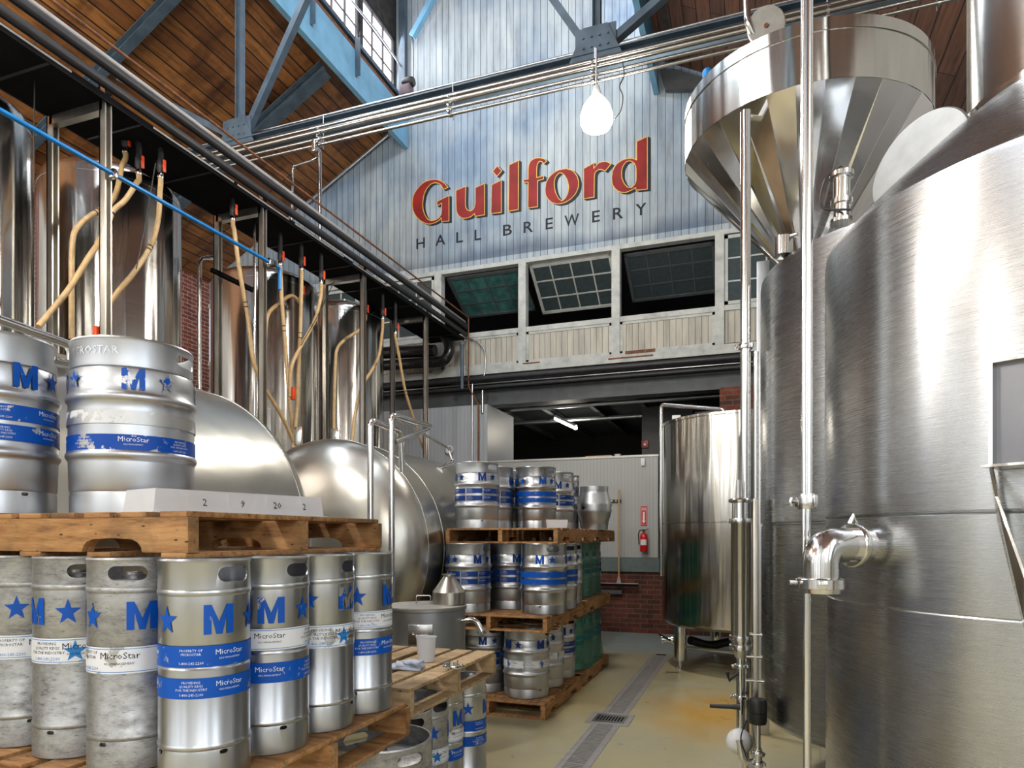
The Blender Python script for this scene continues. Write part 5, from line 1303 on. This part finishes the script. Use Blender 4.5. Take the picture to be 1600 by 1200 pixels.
for s in (-1, 1):
    x0 = XC + s * 2.15
    bm_('post', T(x0, 6.22), T(x0, 9.6), .08, .08); bm_('diagonal_brace', T(x0 - s * .08, 6.24), T(XC, 9.6), .08, .07, 'L')
    bm_('diagonal_brace', T(x0 + s * .10, 6.24), T(x0 + s * 1.9, 7.35), .09, .07, 'L')
    box('gusset_plate', T(x0 - .20, 6.08, -.06), T(x0 + .20, 6.42, -.045), 'iron', ts)
    prism('gusset_flare', [Vector(T(x0 - .27, 6.08, -.07)), Vector(T(x0 + .27, 6.08, -.07)), Vector(T(x0 + .12, 6.42, -.07)), Vector(T(x0 - .12, 6.42, -.07))], (0, .012, 0), 'iron', ts)
    bm = bmesh.new()
    for dx in (-.12, -.04, .04, .12):
        for z in (6.22, 6.32): add_lathe(bm, [(0, 0), (.012, 0), (.012, .01), (0, .012)], 8, origin=(0, 0, 0), mtx=Matrix.Translation(T(x0 + dx, z, -.072)) @ Matrix.Rotation(PI / 2, 4, 'X'))
    finish(bm, 'rivets', 'iron', ts)
for s in (-1, 1): bm_('diagonal_brace', T(XC + s * 2.15, 9.6), T(XC, 12.2), .09, .08, 'L')
bm_('collar_tie', T(XC - 2.15, 9.6), T(XC + 2.15, 9.6), .10, .08)
tag(ts, 'blue riveted roof truss crossing above the pipes', 'truss')
o = beam('cross_brace', at(644, 58, Y=10.35), at(712, -68, Y=10.35), .10, .09, 'iron_light', None, 'L', .02); tag(o, 'pale blue brace in the nave corner beside the windows', 'brace')
# box end at right clerestory foot
o = prism('end_plate', [at(1030, 108, Y=10.5), at(1040, 140, Y=10.5), at(1100, 139, Y=10.5), at(1112, 124, Y=10.5), at(1062, 110, Y=10.5)], (0, .08, 0), 'beamgrey'); tag(o, 'grey steel end plate under the right roof edge', 'plate')
structure(box('trim_corner_left', (-5.86, 10.50, 8.6), (-5.74, 10.6, 11.2), 'iron'))
# conduit run along the truss
pipes = [(108, .012, 6.62, 'galv'), (113.5, .012, 6.58, 'galv'), (134, .027, 6.36, 'pipe_dull'), (126, .022, 6.42, 'pipe_dull'), (147, .017, 6.36, 'pipe_dull'), (157, .016, 6.36, 'pipe_dull')]
names = ['topmost thin conduit crossing the hall', 'second thin conduit crossing the hall', 'thick bright pipe crossing the hall below the truss', 'pipe tucked behind the thick one across the hall', 'second lowest slim pipe crossing the hall', 'lowest slim pipe crossing the hall']
pz = []
for (py, r_, yy, mt), nm in zip(pipes, names):
    z = at(800, py, Y=yy).z; pz.append(z); o = tube('overhead_pipe', [(XWL, yy, z), (2.9, yy, z)], r_, mt, None, 14); tag(o, nm, 'pipe', 'pipes crossing the hall under the truss')
for k, px in enumerate((495, 700, 925, 1295, 1470)):
    x = at(px, 100, Y=6.3).x; root = empty('pipe_hanger', (x, 6.3, 6.0))
    bm = bmesh.new()
    for z, r_, yy in ((pz[2], .029, 6.36), (pz[4], .019, 6.36), (pz[5], .018, 6.36)):
        add_lathe(bm, [(r_, -.012), (r_ + .008, -.012), (r_ + .008, .012), (r_, .012)], 16, True, mtx=Matrix.Translation((0, yy - 6.3, z - 6.0)) @ Matrix.Rotation(PI / 2, 4, 'Y'))
        add_box(bm, (-.012, yy - 6.3 - r_ - .05, z - 6.0 - .01), (.012, yy - 6.3 - r_, z - 6.0 + .01), .002)
    finish(bm, 'clamp', 'pipe', root, True, .6); tube('rod', [(0, .12, pz[5] - 6.02), (0, .12, .20)], .006, 'galv', root, 8)
    tag(root, ('pipe hanger over the left pipes above the drop leg', 'pipe hanger left of the sign lettering', 'pipe hanger right above the lit lamp', 'pipe hanger over the left part of the hopper', 'pipe hanger beside the flue')[k], 'hanger', 'pipe hangers')
# drop legs from the overhead pipes
dp = empty('drop_pipe', (0, 0, 0))
tube('straight_leg', fillet([at(492, 226, Y=6.36), at(499, 234, Y=7.0), at(501, 400, Y=7.0)], .05), .024, 'pipe', dp, 14)
tube('offset_leg', fillet([at(499, 244, Y=7.0), at(490, 250, Y=7.0), at(457, 260, Y=7.0), at(456, 345, Y=7.0)], .05), .017, 'pipe', dp, 14)
box('union', at(486, 236, Y=6.3), at(496, 220, Y=6.34), 'pipe', dp, .01)
dp['label'] = ''; tag(dp, 'forked steel drop pipe descending to the rack', 'pipe')
# round capped fitting near hopper
cf = empty('round_duct_cap', at(1197, 42, Y=6.1)); q = Vector((.05, -1, -.25)).normalized().to_track_quat('Z', 'Y').to_matrix().to_4x4()
lathe('disc', [(0, 0), (.145, 0), (.152, .006), (.152, .02), (.145, .028), (0, .026)], 'greymat', cf, 48, mtx=q); lathe('hub', [(0, .026), (.02, .026), (.016, .04), (0, .04)], 'rust', cf, 16, mtx=q)
tube('hook_pipe', fillet([v - cf.location for v in (at(1166, -20, Y=6.05), at(1168, 35, Y=6.05), at(1176, 55, Y=6.1), at(1190, 62, Y=6.15))], .06), .028, 'pipe', cf, 14)
tag(cf, 'round grey cap hanging beside the hopper rim', 'cap')
p = at(1105, 117, Y=5.3); o = lathe('blue_fitting', [(0, -.03), (.030, -.03), (.034, 0), (.034, .03), (.02, .045), (0, .048)], 'bluepipe', None, 20); o.location = p; tag(o, 'small bright blue fitting behind the hopper rim', 'fitting')
p = at(1241, 46, Y=5.6); o = box('red_marker', p - Vector((.05, .01, .01)), p + Vector((.05, .01, .01)), 'red'); tag(o, 'small red strip above the hopper rim', 'marker')
p = at(636, 137, Y=10.3); dv = empty('roof_motor', p); bm = bmesh.new(); add_box(bm, (-.09, -.09, -.16), (.09, .09, .02), .02); finish(bm, 'base_block', plain('mauve_casting', (.16, .11, .13), .6), dv, True, .7); bm = bmesh.new(); add_lathe(bm, [(0, -.1), (.07, -.1), (.085, -.06), (.085, .06), (.07, .1), (0, .1)], 20, mtx=Matrix.Translation((.03, 0, .08)) @ Matrix.Rotation(PI / 2, 4, 'Y')); finish(bm, 'motor_drum', 'dark', dv, True, .7); tag(dv, 'small dark motor at the corner of the clerestory windows', 'motor')
rr_ = empty('window_crank_rod', (0, 0, 0)); tube('rod', [at(548, 0, X=-5.86), at(588, 48, X=-5.86), at(637, 118, X=-5.80)], .016, 'galv', rr_, 8)
tag(rr_, 'thin metal crank rod running across the clerestory windows', 'rod')
o = tube('corner_conduit', [at(645, 58, Y=10.5), at(645, 140, Y=10.5)], .018, 'galv', None, 8); tag(o, 'vertical conduit down the left corner of the gable', 'conduit')
o = tube('roofline_conduit', [at(480, 318, Y=10.55), at(606, 212, Y=10.55)], .018, 'galv', None, 8); tag(o, 'thin conduit following the left roof edge on the gable', 'conduit')

# lamps
def lamp(x, y, z, label, energy, zc=6.1):
    root = empty('pendant_lamp', (x, y, z))
    lathe('glass_dome', [(.045, .13), (.075, .10), (.125, .03), (.150, -.05), (.152, -.11), (.13, -.16), (.07, -.185), (0, -.19)], 'bulb', root, 40)
    lathe('socket', [(0, .13), (.048, .13), (.040, .17), (.030, .22), (.018, .23), (0, .23)], 'white', root, 24)
    tube('hanger_rod', [(0, 0, .22), (0, 0, zc - z)], .008, 'galv', root, 8)
    tag(root, label, 'lamp', 'glass pendant lamps down the hall')
    l = bpy.data.lights.new('lamp_light', 'POINT'); l.energy = energy; l.shadow_soft_size = .25; l.color = (1, .93, .83)
    o = bpy.data.objects.new('lamp_light', l); COL.objects.link(o); o.location = (x, y, z - .42)
LE = 260
pl_ = at(932, 172, Y=6.3); lamp(pl_.x, pl_.y, pl_.z, 'lit glass pendant lamp hanging below the pipes in front of the lettering', 190)
tube_o = tube('lamp_cord', smoothpath([at(973, 98, Y=6.3), at(975, 118, Y=6.3), at(968, 135, Y=6.3), at(973, 150, Y=6.3), at(970, 172, Y=6.3), at(960, 186, Y=6.3)], 5), .006, 'dark', None, 6); tag(tube_o, 'loose black cord dangling right of the lit lamp', 'cord')
for x, y in ((-3.6, .8), (-7.6, 1.0), (-3.6, -4.0), (-7.6, -4.0), (1.9, -5.6)):  # unseen lamps added to fill the hall with light
    lamp(x, y, 5.6, 'lit glass pendant lamp behind the camera', LE)

# ------------------------------------------------------------------ painted lettering on the gable
def trace(origin, s, pts): return [(origin[0] + x / s, origin[1] + y / s) for x, y in pts]
OA, SA_ = (636, 240), 8.0; OB, SB = (810, 200), 1600 / 220
glyphs = [
 (OA, SA_, 1, [[(520,425),(455,455),(430,410),(400,380),(350,368),(300,385),(250,440),(215,520),(200,620),(205,700),(230,770),(265,820),(310,838),(360,825),(400,800),(420,770),(430,725),(430,628),(375,660),(368,615),(385,590),(530,518),(530,848),(428,856),(425,815),(400,845),(350,870),(290,888),(230,880),(160,840),(105,780),(75,720),(62,640),(72,540),(105,470),(160,400),(220,350),(290,325),(360,318),(420,335),(470,365),(500,400)]]),
 (OA, SA_, 1, [[(608,460),(740,402),(735,600),(738,670),(760,705),(800,714),(830,692),(848,640),(850,590),(850,425),(975,368),(975,770),(850,792),(842,758),(800,795),(740,815),(690,815),(640,780),(612,720)]]),
 (OA, SA_, 0, [[(1055,388),(1185,325),(1185,740),(1045,757)]]), (OA, SA_, 0, [[(1130,150),(1192,215),(1125,293),(1063,225)]]), (OA, SA_, 0, [[(1272,142),(1400,80),(1396,705),(1265,727)]]),
 (OB, SB, 1, [[(105,915),(108,622),(55,622),(52,587),(108,578),(108,480),(115,420),(140,370),(190,340),(250,335),(300,350),(328,378),(290,412),(265,388),(240,384),(220,412),(212,470),(212,560),(290,540),(290,585),(222,605),(222,900)]]),
 (OB, SB, 1, [[(300,700),(310,620),(345,560),(400,505),(470,470),(550,458),(620,480),(670,540),(690,610),(685,680),(655,750),(600,810),(530,855),(450,870),(380,855),(330,810),(305,760)], [(425,560),(460,518),(490,515),(525,545),(555,600),(570,670),(560,740),(530,800),(495,825),(460,800),(425,730),(412,660),(412,610)]]),
 (OB, SB, 1, [[(738,462),(862,392),(862,448),(900,402),(950,380),(1010,378),(1060,410),(985,498),(960,482),(920,476),(885,496),(868,530),(865,790),(738,812)]]),
 (OB, SB, 1, [[(1340,152),(1470,92),(1470,700),(1335,714),(1330,685),(1290,710),(1220,740),(1150,735),(1095,695),(1060,640),(1055,560),(1070,480),(1110,410),(1180,360),(1250,343),(1300,343),(1340,358)], [(1190,440),(1225,390),(1265,377),(1310,400),(1335,450),(1335,600),(1320,640),(1285,675),(1240,670),(1200,620),(1178,560),(1178,490)]])]
sgn = empty('painted_wall_sign', (0, YW, 6.9))
def glyph_mesh(loops, off, depth, dx=0, dz=0):
    cu = bpy.data.curves.new('g', 'CURVE'); cu.dimensions = '2D'; cu.fill_mode = 'BOTH'; cu.offset = off
    for lp_ in loops:
        s = cu.splines.new('POLY'); s.points.add(len(lp_) - 1)
        for i, (x, z) in enumerate(lp_): s.points[i].co = (x + dx, z + dz, 0, 1)
        s.use_cyclic_u = True
    o = bpy.data.objects.new('g', cu); COL.objects.link(o)
    me = bpy.data.meshes.new_from_object(o.evaluated_get(bpy.context.evaluated_depsgraph_get()))
    out = ([v.co.copy() for v in me.vertices], [tuple(p.vertices) for p in me.polygons])
    bpy.data.objects.remove(o); bpy.data.curves.remove(cu); bpy.data.meshes.remove(me); return out
def rnd_loop(pts):
    """round gentle corners, keep sharp ones"""
    out = []; n = len(pts)
    for i in range(n):
        a, b_, c = Vector(pts[i - 1]), Vector(pts[i]), Vector(pts[(i + 1) % n])
        if (b_ - a).angle(c - b_, 0) > .85: out.append(tuple(b_))
        else:
            p, q = b_.lerp(a, .27), b_.lerp(c, .27); out += [tuple(p), tuple((p + q) / 2 * .5 + b_ * .5), tuple(q)]
    return out
bms = {'sign_red': bmesh.new(), 'yellow_ink': bmesh.new(), 'sign_dark': bmesh.new()}
def put(bm, g, yo):
    vs = [bm.verts.new((v.x, yo, v.y)) for v in g[0]]
    for f_ in g[1]:
        try: bm.faces.new([vs[i] for i in f_])
        except ValueError: pass
for org, s, rd, loops in glyphs:
    W = []
    for li, lp_ in enumerate(loops):
        w = [(lambda v: (v.x, v.z - 6.9))(at(x, y, Y=YW)) for x, y in trace(org, s, lp_)]
        if rd: w = rnd_loop(w)
        ar = sum(w[i - 1][0] * w[i][1] - w[i][0] * w[i - 1][1] for i in range(len(w)))
        if (ar > 0) == (li == 0): w = w[::-1]
        W.append(w)
    g1, g2 = glyph_mesh(W, 0, 0), glyph_mesh(W, .012, 0)
    def area(g): return sum(abs((g[0][f_[1]] - g[0][f_[0]]).cross(g[0][f_[2]] - g[0][f_[0]]).z) for f_ in g[1] if len(f_) >= 3)
    g3 = glyph_mesh(W, -.012, 0)
    red = g2 if area(g2) < area(g3) else g3
    put(bms['sign_red'], red, -.006); put(bms['yellow_ink'], g1, -.0045)
    for k, (dx, dz) in enumerate(((.016, -.012), (.032, -.022), (.048, -.034))):
        put(bms['sign_dark'], (([v + Vector((dx, dz, 0)) for v in g1[0]]), g1[1]), -.0035 + k * .0004)
finish(bms['sign_dark'], 'letter_shadow', 'sign_dark', sgn, recalc=False); finish(bms['yellow_ink'], 'letter_outline', 'yellow_ink', sgn, recalc=False); finish(bms['sign_red'], 'letter_faces', 'sign_red', sgn, recalc=False)
for ch, x0, x1, yb in (('H', 650.8, 664, 388), ('A', 680.3, 696, 383), ('L', 713, 723.5, 378.7), ('L', 741.6, 752, 375), ('B', 786, 800, 367.5), ('R', 818.2, 833, 363), ('E', 852.6, 864, 357.8), ('W', 882, 905, 352.6), ('E', 925.2, 937.5, 346.8), ('R', 957.8, 974, 342), ('Y', 993, 1010, 336)):
    bm = bmesh.new(); vs, fs = text_bm(ch, 1.0, 3, 0.012); a_, b_ = at(x0, yb, Y=YW), at(x1, yb, Y=YW); mx, Mx = min(v.x for v in vs), max(v.x for v in vs); hy_ = max(v.y for v in vs)
    vv = [bm.verts.new((a_.x + (v.x - mx) / (Mx - mx) * (b_.x - a_.x), -.004, (a_.z + b_.z) / 2 - 6.9 + v.y / hy_ * .178)) for v in vs]
    for f_ in fs: bm.faces.new([vv[i] for i in f_])
    finish(bm, 'small_letter', 'sign_dark', sgn, recalc=False)
tag(sgn, 'painted red and yellow brewery name on the white gable boards', 'sign')

# ------------------------------------------------------------------ added daylight: unseen windows behind and beside the camera, placed for reflections in the steel
def area(name, loc, size, rot, e, c=(.86, .93, 1.0)):
    l = bpy.data.lights.new(name, 'AREA'); l.shape = 'RECTANGLE'; l.size, l.size_y = size; l.energy = e; l.color = c
    o = bpy.data.objects.new(name, l); COL.objects.link(o); o.location = loc; o.rotation_euler = rot
    return o
wn = 60
def unseen_win(cx, cy, z0, z1, w, axis, nrm_, e, c=(.86, .93, 1.0)):
    global wn
    root = empty('window_%d' % wn, (cx, cy, z0)); root['kind'] = 'structure'; wn += 1; h = z1 - z0
    rz = 0 if axis == 'x' else PI / 2; root.rotation_euler = (0, 0, rz)
    bm = bmesh.new()
    for x in (-w / 2, -w / 6, w / 6, w / 2): add_box(bm, (x - .03, -.04, 0), (x + .03, .04, h))
    for k in range(5): add_box(bm, (-w / 2, -.03, h * k / 4 - .02), (w / 2, .03, h * k / 4 + .02))
    finish(bm, 'window_frame', 'beamgrey', root)
    ang = {'+y': (PI / 2, 0, PI), '-x': (0, PI / 2, 0), '+x': (0, -PI / 2, 0)}
    n = {'+y': Vector((0, 1, 0)), '-x': Vector((-1, 0, 0)), '+x': Vector((1, 0, 0))}[nrm_]
    a = area('window_daylight', Vector((cx, cy, (z0 + z1) / 2)) + n * .06, (w, h) if axis == 'x' else (h, w), (0, 0, 0), e, c)
    a.rotation_euler = (-n).to_track_quat('Z', 'Y').to_euler()
    if axis == 'y': a.data.size, a.data.size_y = (w, h)
    a.rotation_euler = (-n).to_track_quat('Z', 'Y').to_euler()
for x, w_, e_ in ((-8.4, 1.7, 42), (-5.4, 1.7, 42), (-2.6, 1.4, 34), (.2, .5, 13), (2.0, .5, 13)): unseen_win(x, YB + .06, .9, 5.4, w_, 'x', '+y', e_)  # unseen windows, widths set to shape the streaks on kegs and kettle
for y in (-5.5, -2.8, -.2): unseen_win(XWR - .06, y, 1.6, 5.2, 1.2, 'y', '-x', 52)
for y in (-5.0, -2.0, 1.0, ): unseen_win(XWL + .06, y, 1.6, 5.2, 1.2, 'y', '+x', 30)
# daylight through both clerestories
for sx in (-1, 1):
    xb = XC + sx * 2.42
    for y in (8.3, 2.5, -3.5):
        n = Vector((-sx, 0, -.28)).normalized(); a = area('clerestory_daylight', (xb - sx * .10, y, 9.8), (4.5, .85), (0, 0, 0), 55 if y > 8 else (340 if y > 0 else 130), (.86, .93, 1.0)); a.rotation_euler = (-n).to_track_quat('Z', 'X').to_euler()
        a.data.size, a.data.size_y = .85, 4.5
# pale blue sky outside the hall
w = bpy.data.worlds.new('sky'); scn.world = w; w.use_nodes = True
w.node_tree.nodes['Background'].inputs[0].default_value = (.75, .85, 1, 1); w.node_tree.nodes['Background'].inputs[1].default_value = .6

# ------------------------------------------------------------------ camera
cd = bpy.data.cameras.new('camera'); cam = bpy.data.objects.new('camera', cd); COL.objects.link(cam)
cam.location = (0, 0, CH); cam.rotation_euler = (PI / 2, 0, A)
cd.sensor_fit = 'HORIZONTAL'; cd.sensor_width = 36; cd.lens = F / 1600 * 36; cd.shift_y = (YH - 600) / 1600; cd.clip_start = .05
scn.camera = cam
vs_ = scn.view_settings; scn.display_settings.display_device = 'sRGB'
vs_.view_transform = 'Standard'; vs_.look = 'None'; vs_.gamma = 1; vs_.use_curve_mapping = False; vs_.exposure = 0.32
scn.cycles.max_bounces = 8; scn.cycles.glossy_bounces = 5; scn.cycles.transparent_max_bounces = 12; scn.cycles.sample_clamp_indirect = 6
scn.cycles.caustics_reflective = False; scn.cycles.caustics_refractive = False
scn.cycles.use_denoising = True
